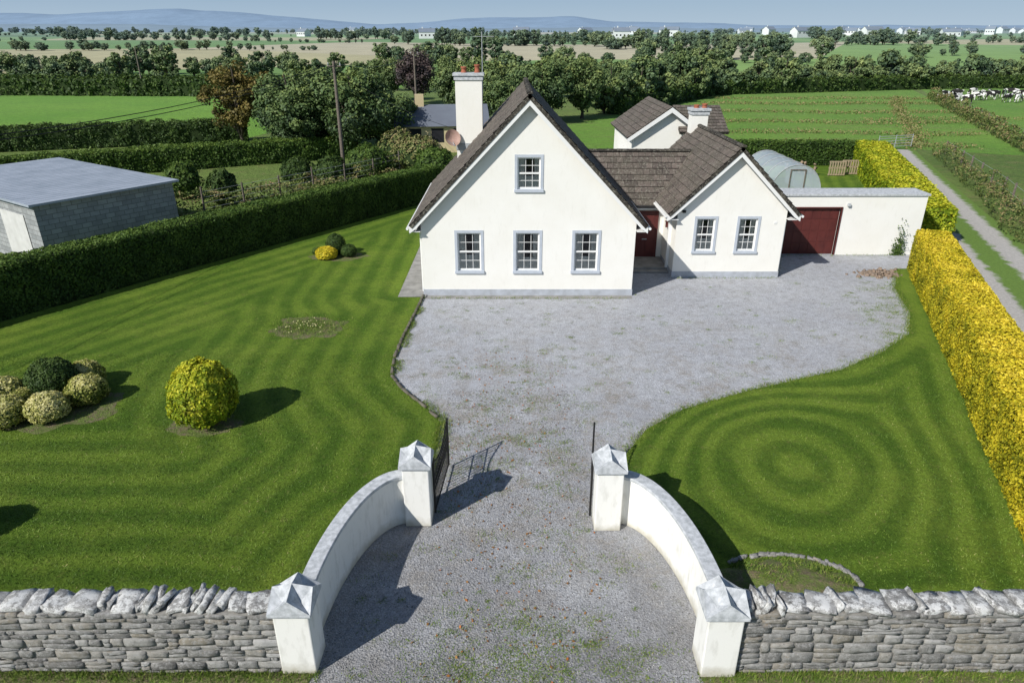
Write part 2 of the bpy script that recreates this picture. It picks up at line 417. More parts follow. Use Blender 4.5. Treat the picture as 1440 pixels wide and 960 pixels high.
def disc(name,cx,cy,rx,ry,z,mat,n=60,amp=.12,dome=0.):
    P=[]
    for i in range(n):
        t=2*math.pi*i/n; r=1+amp*noise.noise(Vector((math.cos(t)*2+cx,math.sin(t)*2+cy,0)))*2+random.uniform(-.05,.05)
        P.append((cx+rx*r*math.cos(t),cy+ry*r*math.sin(t)))
    V=[(cx,cy,z+dome)];F=[]
    for f in (.4,.7,1.):
        for p in P: V.append((cx+(p[0]-cx)*f,cy+(p[1]-cy)*f,z+dome*(1-f*f)))
    for i in range(n):
        F.append((0,1+i,1+(i+1)%n))
        for q in (0,1): F.append((1+q*n+i,1+(q+1)*n+i,1+(q+1)*n+(i+1)%n,1+q*n+(i+1)%n))
    return mesh_obj(name,V,F,mat,None,True)
sheet('verge',[(-30,6.0),(-3.9,6.0),(-3.3,8.2),(-30,8.4)],.006,MSOIL)
sheet('verge',[(3.8,6.0),(30,6.0),(30,8.4),(3.1,8.2)],.006,MSOIL)
disc('flower_bed',-13.2,17.1,1.9,1.35,.034,MSOIL)
disc('flower_bed',-8.4,16.1,.95,.6,.034,MSOIL)
disc('flower_bed',-8.35,31.7,1.35,.75,.034,MSOIL)
disc('flower_bed',-7.45,23.0,1.4,1.0,.034,MSOIL,amp=.2)
disc('soil_mound',5.35,10.15,1.35,.75,.034,MSOIL,dome=.22,amp=.2)

# farm track
def ribbon(name,pts,width,z,mat):
    pts=[Vector(p) for p in pts]; fine=[]
    for i in range(len(pts)-1):
        p0=pts[max(i-1,0)];p1=pts[i];p2=pts[i+1];p3=pts[min(i+2,len(pts)-1)]
        for j in range(8):
            t=j/8; fine.append(.5*((2*p1)+(-p0+p2)*t+(2*p0-5*p1+4*p2-p3)*t*t+(-p0+3*p1-3*p2+p3)*t**3))
    fine.append(pts[-1]); V=[];F=[]
    for i,p in enumerate(fine):
        d=(fine[min(i+1,len(fine)-1)]-fine[max(i-1,0)]).normalized(); nn=Vector((d.y,-d.x))
        V+=[(p.x-nn.x*width/2,p.y-nn.y*width/2,z),(p.x+nn.x*width/2,p.y+nn.y*width/2,z)]
    for i in range(len(fine)-1): F.append((2*i,2*i+1,2*i+3,2*i+2))
    o=mesh_obj(name,V,F,mat); uv=o.data.uv_layers.new(name='UVMap')
    for p in o.data.polygons:
        for li in p.loop_indices:
            vi=o.data.loops[li].vertex_index; uv.data[li].uv=(-1 if vi%2==0 else 1, vi//2)
    return o
ribbon('farm_track',[(12,4.5),(16,13),(21,26),(26,40),(30.5,52.5),(35.5,66)],4.3,.004,MTRACK)

# ------------------------------------------------------------------ house
def roof_plane(name,A,B,C,D,parent,mat=None):
    mat=mat or MROOF
    A,B,C,D=[Vector(p) for p in (A,B,C,D)]
    n=(B-A).cross(D-A).normalized()
    if n.z<0: n=-n
    L=(B-A).length; S=(D-A).length; nc=max(2,round(S/.32)); V=[];F=[];UV=[]
    nu=max(1,int(L/.6))
    for i in range(nc):
        v0=i/nc; v1=(i+1)/nc
        for j in range(nu):
            u0=j/nu;u1=(j+1)/nu
            def P(u,v,o): return (A.lerp(B,u)).lerp(D.lerp(C,u),v)+n*o
            jj=random.uniform(-.004,.006)
            b=len(V); V+=[P(u0,v0,.04+jj),P(u1,v0,.04+jj),P(u1,v1,.008),P(u0,v1,.008),P(u0,v0,0),P(u1,v0,0)]
            F+=[(b,b+1,b+2,b+3),(b+4,b+5,b+1,b)]
            UV+=[(u0*L,v0*nc*.32),(u1*L,v0*nc*.32),(u1*L,v1*nc*.32-.001),(u0*L,v1*nc*.32-.001),(u0*L,v0*nc*.32),(u1*L,v0*nc*.32),(u1*L,v0*nc*.32+.02),(u0*L,v0*nc*.32+.02)]
    b=len(V); t=-n*.14
    V+=[A,B,C,D,A+t,B+t,C+t,D+t]; 
    F+=[(b+7,b+6,b+5,b+4),(b,b+4,b+5,b+1),(b+1,b+5,b+6,b+2),(b+3,b+7,b+4,b)]
    UV+=[(0,0)]*16
    o=mesh_obj(name,V,F,mat,parent); uv=o.data.uv_layers.new(name='UVMap')
    for i,x in enumerate(UV): uv.data[i].uv=x
    return o
def ridge_tiles(name,p0,p1,parent,mat=None):
    mat=mat or MROOF
    p0=Vector(p0);p1=Vector(p1);d=(p1-p0);L=d.length;d.normalize();s=d.cross(Vector((0,0,1)));V=[];F=[]
    n=int(L/.42)
    for i in range(n):
        a=p0+d*(L*i/n-.01);b=p0+d*(L*(i+1)/n+.01);o=len(V);r=.13+random.uniform(-.004,.004)
        for q,rr in ((a,r),(b,r-.012)):
            for kk in range(5):
                t=math.pi*kk/4; V.append(q+s*math.cos(t)*rr+Vector((0,0,1))*(math.sin(t)*rr*.8-.03))
        for kk in range(4): F.append((o+kk,o+kk+1,o+5+kk+1,o+5+kk))
        F.append((o,o+1,o+2,o+3,o+4))
    return mesh_obj(name,V,F,mat,parent)
def barge(name,cx,half,zt,slope,y,parent,depth=.26,th=.035):
    V=[];F=[]
    for s in (-1,1):
        o=len(V)
        for yy in (y,y+th):
            V+=[(cx,yy,zt-.02),(cx+s*half,yy,zt-slope*half-.02),(cx+s*half,yy,zt-slope*half-.02-depth*.9),(cx+s*(half-.25),yy,zt-slope*(half-.25)-depth*1.3),(cx,yy,zt-.02-depth*1.35)]
        fr=(o,o+1,o+2,o+3,o+4); F.append(fr if s<0 else fr[::-1])
        for i in range(5):
            a=o+i;b=o+(i+1)%5; 
            if i!=4: F.append((a,b,b+5,a+5))
    return mesh_obj(name,V,F,MUPVC,parent)
def cut(ob,bx):
    V=[];F=[]
    for b in bx:
        v,f=boxgeo(*b);o=len(V);V+=v;F+=[tuple(i+o for i in q) for q in f]
    c=mesh_obj('cutter',V,F,None); m=ob.modifiers.new('b','BOOLEAN'); m.operation='DIFFERENCE'; m.object=c; m.solver='EXACT'
    dg=bpy.context.evaluated_depsgraph_get(); me=bpy.data.meshes.new_from_object(ob.evaluated_get(dg))
    ob.modifiers.clear(); ob.data=me; bpy.data.objects.remove(c)
def gable_block(name,x0,x1,y0,y1,ze,za,parent,mat=None):
    mat=mat or MW
    cx=(x0+x1)/2; V=[]
    for y in (y0,y1): V+=[(x0,y,0),(x1,y,0),(x1,y,ze),(cx,y,za),(x0,y,ze)]
    F=[(0,1,2,3,4),(9,8,7,6,5),(0,5,6,1),(1,6,7,2),(2,7,8,3),(3,8,9,4),(4,9,5,0)]
    return mesh_obj(name,V,F,mat,parent)
def window(parent,cx,yw,z0,z1,w,tag):
    a=cx-w/2;b=cx+w/2;e=.003
    boxes('window_surround_'+tag,[(a-.11,a-e,yw-.022,yw+.02,z0-.003,z1+.11),(b+e,b+.11,yw-.022,yw+.02,z0-.003,z1+.11),(a-e,b+e,yw-.02,yw+.02,z1+e,z1+.108)],MSUR,parent)
    boxes('window_sill_'+tag,[(a-.13,b+.13,yw-.07,yw+.14,z0-.11,z0+.001)],MSUR,parent,.008)
    y0=yw+.07;y1=yw+.125;zm=(z0+z1)/2
    L=[(a-.004,a+.055,y0,y1,z0,z1+.003),(b-.055,b+.004,y0,y1,z0,z1+.003),(a+.055,b-.055,y0+.002,y1-.002,z0+.002,z0+.07),(a+.055,b-.055,y0+.002,y1-.002,z1-.055,z1+.003),(a+.055,b-.055,y0-.012,y1-.004,zm-.032,zm+.032)]
    for i in (1,2):
        x=a+.055+(w-.11)*i/3; L.append((x-.009,x+.009,y0+.014,y1-.012,z0+.07,z1-.055))
    for q0,q1 in ((z0+.07,zm-.032),(zm+.032,z1-.055)):
        z=(q0+q1)/2; L.append((a+.055,b-.055,y0+.017,y1-.015,z-.009,z+.009))
    boxes('window_frame_'+tag,L,MUPVC,parent)
    mesh_obj('window_glass_'+tag,[(a+.03,yw+.1,z0+.03),(b-.03,yw+.1,z0+.03),(b-.03,yw+.1,z1-.03),(a+.03,yw+.1,z1-.03)],[(0,1,2,3)],MGLASS,parent)
    mesh_obj('window_room_'+tag,[(a,yw+.292,z0),(b,yw+.292,z0),(b,yw+.292,z1),(a,yw+.292,z1)],[(0,1,2,3)],MDARK,parent)
    V=[];F=[]
    for s0,s1 in ((a+.01,a+w*random.uniform(.30,.40)),(b-w*random.uniform(.26,.36),b-.01)):
        n=14;o=len(V)
        for i in range(n+1):
            x=s0+(s1-s0)*i/n; y=yw+.150+.014*math.sin(i*1.9)
            V+=[(x,y,z0+.005),(x,y,z1-.01)]
        F+=[(o+2*i,o+2*i+2,o+2*i+3,o+2*i+1) for i in range(n)]
    n=30;o=len(V); top=random.uniform(.32,.48)
    for i in range(n+1):
        x=a+.02+(w-.04)*i/n; y=yw+.125+.004*math.sin(i*2.1); V+=[(x,y,z0+.01),(x,y,z0+(z1-z0)*top)]
    F+=[(o+2*i,o+2*i+2,o+2*i+3,o+2*i+1) for i in range(n)]
    mesh_obj('curtain_'+tag,V,F,MCURT,parent)

H=empty('white_gabled_house',(0.65,30,0))
mb=gable_block('main_walls',-3.6,4.9,26.4,35.0,3.15,7.6,H)
wins=[(-1.71,1.06,2.62,.93,'a'),(.62,1.06,2.62,.93,'b'),(2.96,1.06,2.62,.93,'c'),(.65,4.34,5.54,.88,'d')]
cut(mb,[(c-w_/2,c+w_/2,26.2,26.7,z0,z1) for c,z0,z1,w_,t in wins])
for c_,z0,z1,w_,t in wins: window(H,c_,26.4,z0,z1,w_,t)
boxes('main_plinth',[(-3.625,4.925,26.375,26.42,0,.27),(-3.625,-3.58,26.42,35.0,0,.27),(4.88,4.925,26.42,31.2,0,.27)],MPL,H)
SL=1.045
roof_plane('main_roof_left',(-4.0,35.1,7.83-SL*4.65),(-4.0,26.08,7.83-SL*4.65),(.65,26.08,7.83),(.65,35.1,7.83),H)
roof_plane('main_roof_right',(5.3,26.08,7.83-SL*4.65),(5.3,35.1,7.83-SL*4.65),(.65,35.1,7.83),(.65,26.08,7.83),H)
ridge_tiles('main_ridge',(.65,26.05,7.86),(.65,35.1,7.86),H)
barge('main_bargeboard',.65,4.66,7.80,SL,26.10,H)
boxes('main_fascia',[(-4.03,-4.0,26.14,35,2.72,2.94),(5.3,5.33,26.14,31.6,2.72,2.94)],MUPVC,H)
boxes('main_soffit',[(-4.0,-3.6,26.14,35,2.72,2.74),(4.9,5.3,26.14,31.2,2.72,2.74)],MUPVC,H)
tube('main_gutter_left',[(-4.09,26.1,2.86),(-4.09,35,2.86)],.055,MUPVC,H); tube('main_gutter_right',[(5.39,26.1,2.86),(5.39,30.8,2.86)],.055,MUPVC,H)
tube('main_downpipe',[(-3.66,26.65,.1),(-3.66,26.65,2.7)],.035,MUPVC,H)
wb=gable_block('wing_walls',7.05,11.7,28.7,36.2,3.12,5.38,H)
ww=[(8.3,1.2,2.62,.78,'e'),(10.12,1.2,2.62,.78,'f')]
cut(wb,[(c-w_/2,c+w_/2,28.5,29.0,z0,z1) for c,z0,z1,w_,t in ww])
for c_,z0,z1,w_,t in ww: window(H,c_,28.7,z0,z1,w_,t)
boxes('wing_plinth',[(7.025,11.725,28.675,28.72,0,.27),(7.025,7.07,28.72,31.2,0,.27),(11.68,11.725,28.72,32.0,0,.27)],MPL,H)
WS=.986;cx=9.375
roof_plane('wing_roof_left',(cx-2.8,36.3,5.63-WS*2.8),(cx-2.8,28.4,5.63-WS*2.8),(cx,28.4,5.63),(cx,36.3,5.63),H)
roof_plane('wing_roof_right',(cx+2.8,28.4,5.63-WS*2.8),(cx+2.8,36.3,5.63-WS*2.8),(cx,36.3,5.63),(cx,28.4,5.63),H)
ridge_tiles('wing_ridge',(cx,28.37,5.66),(cx,36.3,5.66),H)
barge('wing_bargeboard',cx,2.81,5.60,WS,28.42,H)
boxes('wing_fascia',[(cx-2.83,cx-2.8,28.46,31.2,2.62,2.84),(cx+2.8,cx+2.83,28.46,36,2.62,2.84)],MUPVC,H)
boxes('wing_soffit',[(cx-2.8,7.05,28.46,31.2,2.62,2.64),(11.7,cx+2.8,28.46,36,2.62,2.64)],MUPVC,H)
tube('wing_gutter',[(cx-2.89,28.42,2.78),(cx-2.89,30.9,2.78)],.055,MUPVC,H)
tube('wing_gutter_r',[(cx+2.89,28.42,2.78),(cx+2.89,36,2.78)],.055,MUPVC,H)
tube('wing_downpipe',[(11.77,28.9,.05),(11.77,28.9,2.65)],.035,MUPVC,H)
boxes('link_walls',[(4.6,7.3,31.3,34.7,0,2.75)],MW,H)
roof_plane('link_roof_front',(3.4,30.98,2.66),(8.6,30.98,2.66),(8.6,33.0,4.79),(3.4,33.0,4.79),H)
roof_plane('link_roof_back',(8.6,35.02,2.66),(3.4,35.02,2.66),(3.4,33.0,4.79),(8.6,33.0,4.79),H)
ridge_tiles('link_ridge',(3.6,33.0,4.82),(8.5,33.0,4.82),H)
tube('valley_lead',[(6.62,31.0,2.78),(8.5,32.95,4.80)],.06,MKERB,H,5)
tube('link_gutter',[(5.3,30.9,2.62),(6.6,30.9,2.62)],.055,MBLACK,H)
boxes('link_fascia',[(5.3,6.6,30.95,30.98,2.48,2.66)],MUPVC,H)
boxes('link_soffit',[(4.9,7.05,30.98,31.3,2.47,2.49)],MUPVC,H)
boxes('porch_step',[(4.93,7.02,29.6,31.29,0,.16),(5.2,7.02,29.25,29.6,0,.08)],MCONC,H,.01)
boxes('door_frame',[(5.62,5.70,31.22,31.3,.16,2.35),(6.72,6.80,31.22,31.3,.16,2.35),(5.70,6.72,31.22,31.3,2.27,2.35)],MDOOR,H)
boxes('front_door',[(5.70,6.72,31.25,31.295,.165,2.27)]+[(x0,x1,31.235,31.251,z0,z1) for x0,x1 in ((5.8,6.15),(6.27,6.62)) for z0,z1 in ((.3,.95),(1.1,1.6),(1.72,2.15))],MDOOR,H,.004)
boxes('porch_column',[(6.93,7.05,29.6,29.75,.16,2.5)],MUPVC,H)
boxes('letter_box',[(6.1,6.32,31.225,31.24,1.0,1.05)],MGALV,H)
boxes('wall_lantern',[(6.93,7.03,30.2,30.3,1.85,2.1),(6.90,7.045,30.17,30.33,2.1,2.13)],MDOOR,H)
boxes('flood_light',[(7.22,7.36,28.56,28.69,2.9,3.0)],MBLACK,H,.01)
boxes('vent',[(11.2,11.32,28.68,28.7,2.4,2.5)],MUPVC,H)
def chimney(parent,x0,x1,y0,y1,z0,z1,tag,ph=.34):
    boxes('chimney_stack_'+tag,[(x0,x1,y0,y1,z0,z1-.3)],MW,parent)
    boxes('chimney_corbel_'+tag,[(x0-.05,x1+.05,y0-.05,y1+.05,z1-.3,z1-.12),(x0-.10,x1+.10,y0-.10,y1+.10,z1-.12,z1)],MCAP,parent,.01)
    for i in range(2):
        px=x0+(x1-x0)*(i*.5+.32); V=[];F=[];n=14; hh=ph*(1 if i else .75)
        prof=[(.13,z1),(.14,z1+.04),(.11,z1+.06),(.105,z1+hh-.08),(.135,z1+hh-.06),(.135,z1+hh),(.09,z1+hh),(.09,z1+hh*.5)]
        for r,z in prof:
            for q in range(n): V.append((px+r*math.cos(2*math.pi*q/n),(y0+y1)/2+r*math.sin(2*math.pi*q/n),z))
        for a in range(len(prof)-1):
            for q in range(n): F.append((a*n+q,a*n+(q+1)%n,(a+1)*n+(q+1)%n,(a+1)*n+q))
        mesh_obj('chimney_pot_%s_%d'%(tag,i),V,F,MTERR,parent,True)
chimney(H,-2.55,-1.35,32.6,33.3,4.2,8.22,'m')
chimney(H,8.95,9.75,35.5,36.2,5.0,6.45,'w',.2)
boxes('chimney_flashing',[(-2.58,-1.32,32.57,32.62,4.9,5.2)],MGALV,H)
tube('aerial_mast',[(-1.35,33.4,7.3),(-1.35,33.4,9.9)],.02,MGALV,H,6)
tube('aerial_boom',[(-1.75,33.4,9.7),(-.8,33.4,9.7)],.012,MGALV,H,6)
for i in range(7):
    tube('aerial_rod_%d'%i,[(-1.7+i*.14,33.2,9.7),(-1.7+i*.14,33.6,9.7)],.007,MGALV,H,5)
V=[];F=[];n=20
for j,rr in enumerate((0.0001,.15,.28,.38)):
    for q in range(n):
        t=2*math.pi*q/n; V.append(Vector((rr*math.cos(t),-rr*rr*.5*1.6,rr*math.sin(t))))
for j in range(3):
    for q in range(n): F.append((j*n+q,j*n+(q+1)%n,(j+1)*n+(q+1)%n,(j+1)*n+q))
V=[Matrix.Rotation(.5,3,'Z')@Matrix.Rotation(-.35,3,'X')@v+Vector((-2.75,32.35,5.45)) for v in V]
mesh_obj('satellite_dish',V,F,MDISH,H,True)
tube('dish_arm',[(-2.75,32.4,5.35),(-2.6,32.0,5.15),(-2.9,31.9,5.4)],.015,MGALV,H,6)
tube('dish_bracket',[(-2.75,32.4,5.45),(-2.5,32.7,5.3)],.025,MGALV,H,6)
boxes('rear_walls_side',[(11.1,12.2,40.9,45,0,4.6)],MW,H)
gable_block('rear_walls',6.95,11.25,41.0,48,4.45,5.85,H)
roof_plane('rear_roof_l',(6.65,48.1,4.35),(6.65,40.7,4.35),(9.1,40.7,6.06),(9.1,48.1,6.06),H)
roof_plane('rear_roof_r',(11.55,40.7,4.35),(11.55,48.1,4.35),(9.1,48.1,6.06),(9.1,40.7,6.06),H)
barge('rear_barge',9.1,2.46,6.04,.698,40.66,H,.2)
roof_plane('rear_roof_front',(9.6,40.5,4.7),(12.4,40.5,4.7),(12.4,43.0,5.95),(9.6,43.0,5.95),H)
roof_plane('rear_roof_back',(12.4,45.5,4.7),(9.6,45.5,4.7),(9.6,43.0,5.95),(12.4,43.0,5.95),H)
boxes('rear_flat_roof',[(4.2,6.9,38.2,46,2.3,2.5)],MGALV,H); boxes('rear_flat_walls',[(4.3,6.8,38.3,45.9,0,2.3)],MW,H)
G=empty('garage',(15.6,32.7,0))
gb=boxes('garage_walls',[(11.72,19.6,32.1,33.4,0,2.86)],MW,G)
cut(gb,[(13.1,15.62,31.9,32.35,.0,2.28)])
boxes('garage_coping',[(11.74,19.68,32.04,33.46,2.86,2.96)],MCAP,G,.01)
gd=[(13.1,15.62,32.22,32.26,.02,2.28)]
for r in range(4):
    for q in range(6): gd.append((13.16+q*.41,13.16+q*.41+.35,32.205,32.222,.09+r*.55,.09+r*.55+.46))
boxes('garage_door',gd,MDOOR,G,.004)
boxes('garage_door_frame',[(13.04,13.1,32.06,32.2,0,2.34),(15.62,15.68,32.06,32.2,0,2.34),(13.1,15.62,32.06,32.2,2.285,2.34)],MDOOR,G)
boxes('garage_light',[(15.85,15.98,31.98,32.1,2.4,2.52)],MCAP,G)
P=np.stack([RNG.normal(18.7,.16,450),np.full(450,32.03)+RNG.uniform(-.08,.03,450),np.abs(RNG.normal(0,.55,450))],1)
cards('climbing_plant',P,np.tile([0,-1,.3],(450,1))+RNG.normal(size=(450,3))*.5,.045,RNG.uniform(0,1,450),LG)

# ------------------------------------------------------------------ gate pillars, curved walls, gates
def pillar(cx,cy,w_,hh):
    p=empty('gate_pillar',(cx,cy,0)); a=w_/2
    boxes('shaft',[(cx-a,cx+a,cy-a,cy+a,0,hh)],MP,p,.02)
    o=a+.06
    boxes('cap_slab',[(cx-o,cx+o,cy-o,cy+o,hh,hh+.06)],MCAP,p,.012)
    z=hh+.061; q=.27;i_=.02
    V=[(cx-o,cy-o,z),(cx,cy-o+i_,z+q),(cx+o,cy-o,z),(cx+o-i_,cy,z+q),(cx+o,cy+o,z),(cx,cy+o-i_,z+q),(cx-o,cy+o,z),(cx-o+i_,cy,z+q),(cx,cy,z+.34)]
    h_=o*.42
    V+=[(cx-h_,cy-h_,z+.09),(cx+h_,cy-h_,z+.09),(cx+h_,cy+h_,z+.09),(cx-h_,cy+h_,z+.09)]
    F=[]
    for n_,i in enumerate((0,2,4,6)):
        F+=[(i,(i+1)%8,9+n_),((i+1)%8,8,9+n_),((i-1)%8,i,9+n_),(8,(i-1)%8,9+n_)]
        F.append((i,(i+2)%8,(i+1)%8))
    mesh_obj('cap_gablets',V,F,MCAP,p)
for c_ in ((-2.03,12.2,.56,1.5),(2.05,12.05,.56,1.5),(-3.55,8.45,.58,1.3),(3.42,8.38,.58,1.3)): pillar(*c_)
def curved_wall(s):
    p=empty('curved_entrance_wall',(s*3,10.5,0)); n=28
    for nm,off,z0,z1,m_ in (('wall',.11,0,1.13,MP),('coping',.14,1.13,1.21,MCAP)):
        V=[];F=[]
        for i in range(n+1):
            t=math.pi/2*(i/n); x=s*(2.3+1.22*math.sin(t)); y=8.72+3.4*math.cos(t)
            nx_=s*math.sin(t)/1.22; ny=math.cos(t)/3.4; L=math.hypot(nx_,ny); nx_/=L;ny/=L
            dz=.05*math.cos(t)
            for (o,z) in ((-off,z0),(off,z0),(off,z1+dz),(-off,z1+dz)):
                zz=z if z==0 else z+ (dz if (nm=='coping' and z==z0) else 0)
                V.append((x+nx_*o,y+ny*o,zz))
        for i in range(n):
            for q in range(4):
                a=i*4+q;b=i*4+(q+1)%4; F.append((a,b,b+4,a+4) if s>0 else (b,a,a+4,b+4))
        F+= [(0,1,2,3),(4*n+3,4*n+2,4*n+1,4*n)]
        o=mesh_obj(nm,V,F,m_,p); b=o.modifiers.new('bv','BEVEL'); b.width=.012; b.segments=2; b.limit_method='ANGLE'
curved_wall(-1);curved_wall(1)
def gate(hx,hy,ex,ey):
    g=empty('iron_gate_leaf',(hx,hy,0)); d=Vector((ex-hx,ey-hy,0)); L=d.length; d.normalize()
    def P(u,z): return Vector((hx,hy,0))+d*u+Vector((0,0,z))
    top=lambda u:1.38-.32*math.sin(math.pi*u/L)*.9
    tube('hinge_stile',[P(0,.08),P(0,1.52)],.025,MBLACK,g,8); tube('end_stile',[P(L,.08),P(L,1.40)],.022,MBLACK,g,8)
    tube('top_rail',[P(u,top(u)) for u in np.linspace(0,L,16)],.018,MBLACK,g,6)
    for z in (.12,.62,.98): tube('rail_%d'%(z*100),[P(0,z),P(L,z)],.016,MBLACK,g,6)
    n=15
    for i in range(1,n):
        u=L*i/n; tube('bar_%d'%i,[P(u,.1),P(u,top(u)+.07)],.010,MBLACK,g,5)
    for i in range(n-1):
        u=L*(i+1)/n
        tube('scroll_%d'%i,[P(u+.045*math.cos(t),.8+.13*math.sin(t)) for t in np.linspace(0,2*math.pi,11)],.007,MBLACK,g,4)
gate(-1.70,12.3,-1.56,14.15); gate(1.72,12.2,1.95,13.95)

# ------------------------------------------------------------------ stone walls
bm=bmesh.new(); bmesh.ops.create_cube(bm,size=1); bmesh.ops.subdivide_edges(bm,edges=bm.edges[:],cuts=2,use_grid_fill=True)
tv=np.array([v.co[:] for v in bm.verts]); tfq=[[v.index for v in f.verts] for f in bm.faces]; bm.free()
tv=tv*(1-.05*np.clip((np.linalg.norm(tv,axis=1,keepdims=True)-.6)/.27,0,1))
k=M('rubble_stone',.95,.15); t=k.attr('tint')
c=k.ramp(t,[(0,(.17,.165,.155)),(.35,(.27,.265,.25)),(.6,(.36,.355,.335)),(.82,(.29,.26,.21)),(1,(.45,.445,.43))])
c=k.mix(k.ramp(k.noise(12,7,.85),[(.48,0),(.60,.8)]),c,(.46,.455,.44))
c=k.mix(k.ramp(k.noise(4,7,.85),[(.58,0),(.68,.55)]),c,(.34,.24,.13))
c=k.mix(k.ramp(k.noise(15,7,.85),[(.54,0),(.64,.75)]),c,(.10,.095,.085))
k.color(c); k.bump(k.noise(28,7,.85),1.,.03); MST=k.m
k=M('cope_stone',.95,.15); t=k.attr('tint')
c=k.mix(t,(.26,.255,.245),(.46,.455,.44)); c=k.mix(k.ramp(k.noise(5,7,.8),[(.46,0),(.53,1)]),c,(.74,.74,.72))
c=k.mix(k.ramp(k.noise(9,7,.85),[(.53,0),(.62,.9)]),c,(.13,.125,.11)); k.color(c); k.bump(k.noise(22,7,.85),1.,.03); MCOPE=k.m
MMORT=simple('mortar',(.31,.30,.275),(.20,.19,.17),12,.95,.6,40)
def stone_wall(x0,x1):
    p=empty('rubble_stone_wall',((x0+x1)/2,8.5,0))
    boxes('core',[(x0,x1,8.212,8.66,0,1.27)],MMORT,p)
    pos=[];sc=[];rot=[];z=.0
    while z<1.26:
        hh=random.choice([.07,.10,.14,.18,.22]); 
        if z+hh>1.28: hh=max(.05,1.28-z)
        x=x0+random.uniform(-.1,0)
        while x<x1:
            w_=random.uniform(.12,.38)+random.random()**3*.4; 
            hv=hh*random.uniform(.76,1.10); dz=.020*math.sin(x*1.3+z*4)+random.gauss(0,.006)
            if hh>.12 and random.random()<.35:
                for q in (0,1): pos.append((x+w_/2,8.27+random.uniform(-.008,.010),z+dz+hh*(.25+.5*q)));sc.append((w_-.016,.16,hh*.45));rot.append((random.gauss(0,.02),random.gauss(0,.04),random.gauss(0,.02)))
            else:
                pos.append((x+w_/2,8.27+random.uniform(-.012,.012),z+dz+hh/2));sc.append((w_-.014,.16,hv-.010));rot.append((random.gauss(0,.02),random.gauss(0,.045),random.gauss(0,.02)))
            x+=w_
        z+=hh
    pos=np.array(pos);sc=np.array(sc)
    batch('face_stones',tv,tfq,pos,sc,rot,MST,RNG.uniform(0,1,len(pos)),p,jit=.007)
    pos=[];sc=[];rot=[];x=x0+.05; mode=0
    while x<x1:
        if random.random()<.22: mode=1-mode
        if mode==0:
            w_=random.uniform(.06,.13); hh=random.uniform(.13,.24); lean=random.gauss(.40,.2)
            pos.append((x+w_/2,8.46+random.uniform(-.04,.04),1.26+hh*.40)); sc.append((w_,random.uniform(.32,.48),hh)); rot.append((random.gauss(0,.10),lean,random.gauss(0,.2)))
            x+=w_*random.uniform(.95,1.4)
        else:
            w_=random.uniform(.22,.5); hh=random.uniform(.07,.12)
            pos.append((x+w_/2,8.44+random.uniform(-.04,.04),1.29+hh*.4)); sc.append((w_,random.uniform(.36,.5),hh)); rot.append((random.gauss(0,.08),random.gauss(.06,.10),random.gauss(0,.14)))
            x+=w_*random.uniform(.88,1.03)
    batch('cope_stones',tv,tfq,np.array(pos),np.array(sc),rot,MCOPE,RNG.uniform(0,1,len(pos)),p,jit=.010)
stone_wall(-15,-3.86); stone_wall(3.73,15)
th=np.linspace(-.1,2.3,24); n=len(th)
batch('edging_stones',tv,tfq,np.c_[5.35+1.40*np.cos(th)+RNG.normal(0,.02,n),10.2+.80*np.sin(th)+RNG.normal(0,.02,n),np.full(n,.04)],np.c_[RNG.uniform(.12,.2,n),RNG.uniform(.06,.10,n),RNG.uniform(.05,.08,n)],np.c_[np.zeros(n),np.zeros(n),th+1.57],MST,RNG.uniform(.3,.7,n),None,jit=.008)
A=np.array(drive_left[2:]); pos=[];rz=[]
for p,q in zip(A[:-1],A[1:]):
    L=np.hypot(*(q-p)); m=max(1,int(L/.45))
    for i in range(m): pos.append((*(p+(q-p)*(i+.5)/m),.03)); rz.append(math.atan2(q[1]-p[1],q[0]-p[0]))
n=len(pos)
batch('drive_edging',tv,tfq,np.array(pos),np.c_[np.full(n,.44),np.full(n,.09),np.full(n,.10)],np.c_[RNG.normal(0,.05,n),RNG.normal(0,.04,n),np.array(rz)+RNG.normal(0,.03,n)],MKERB,None,None,jit=.006)

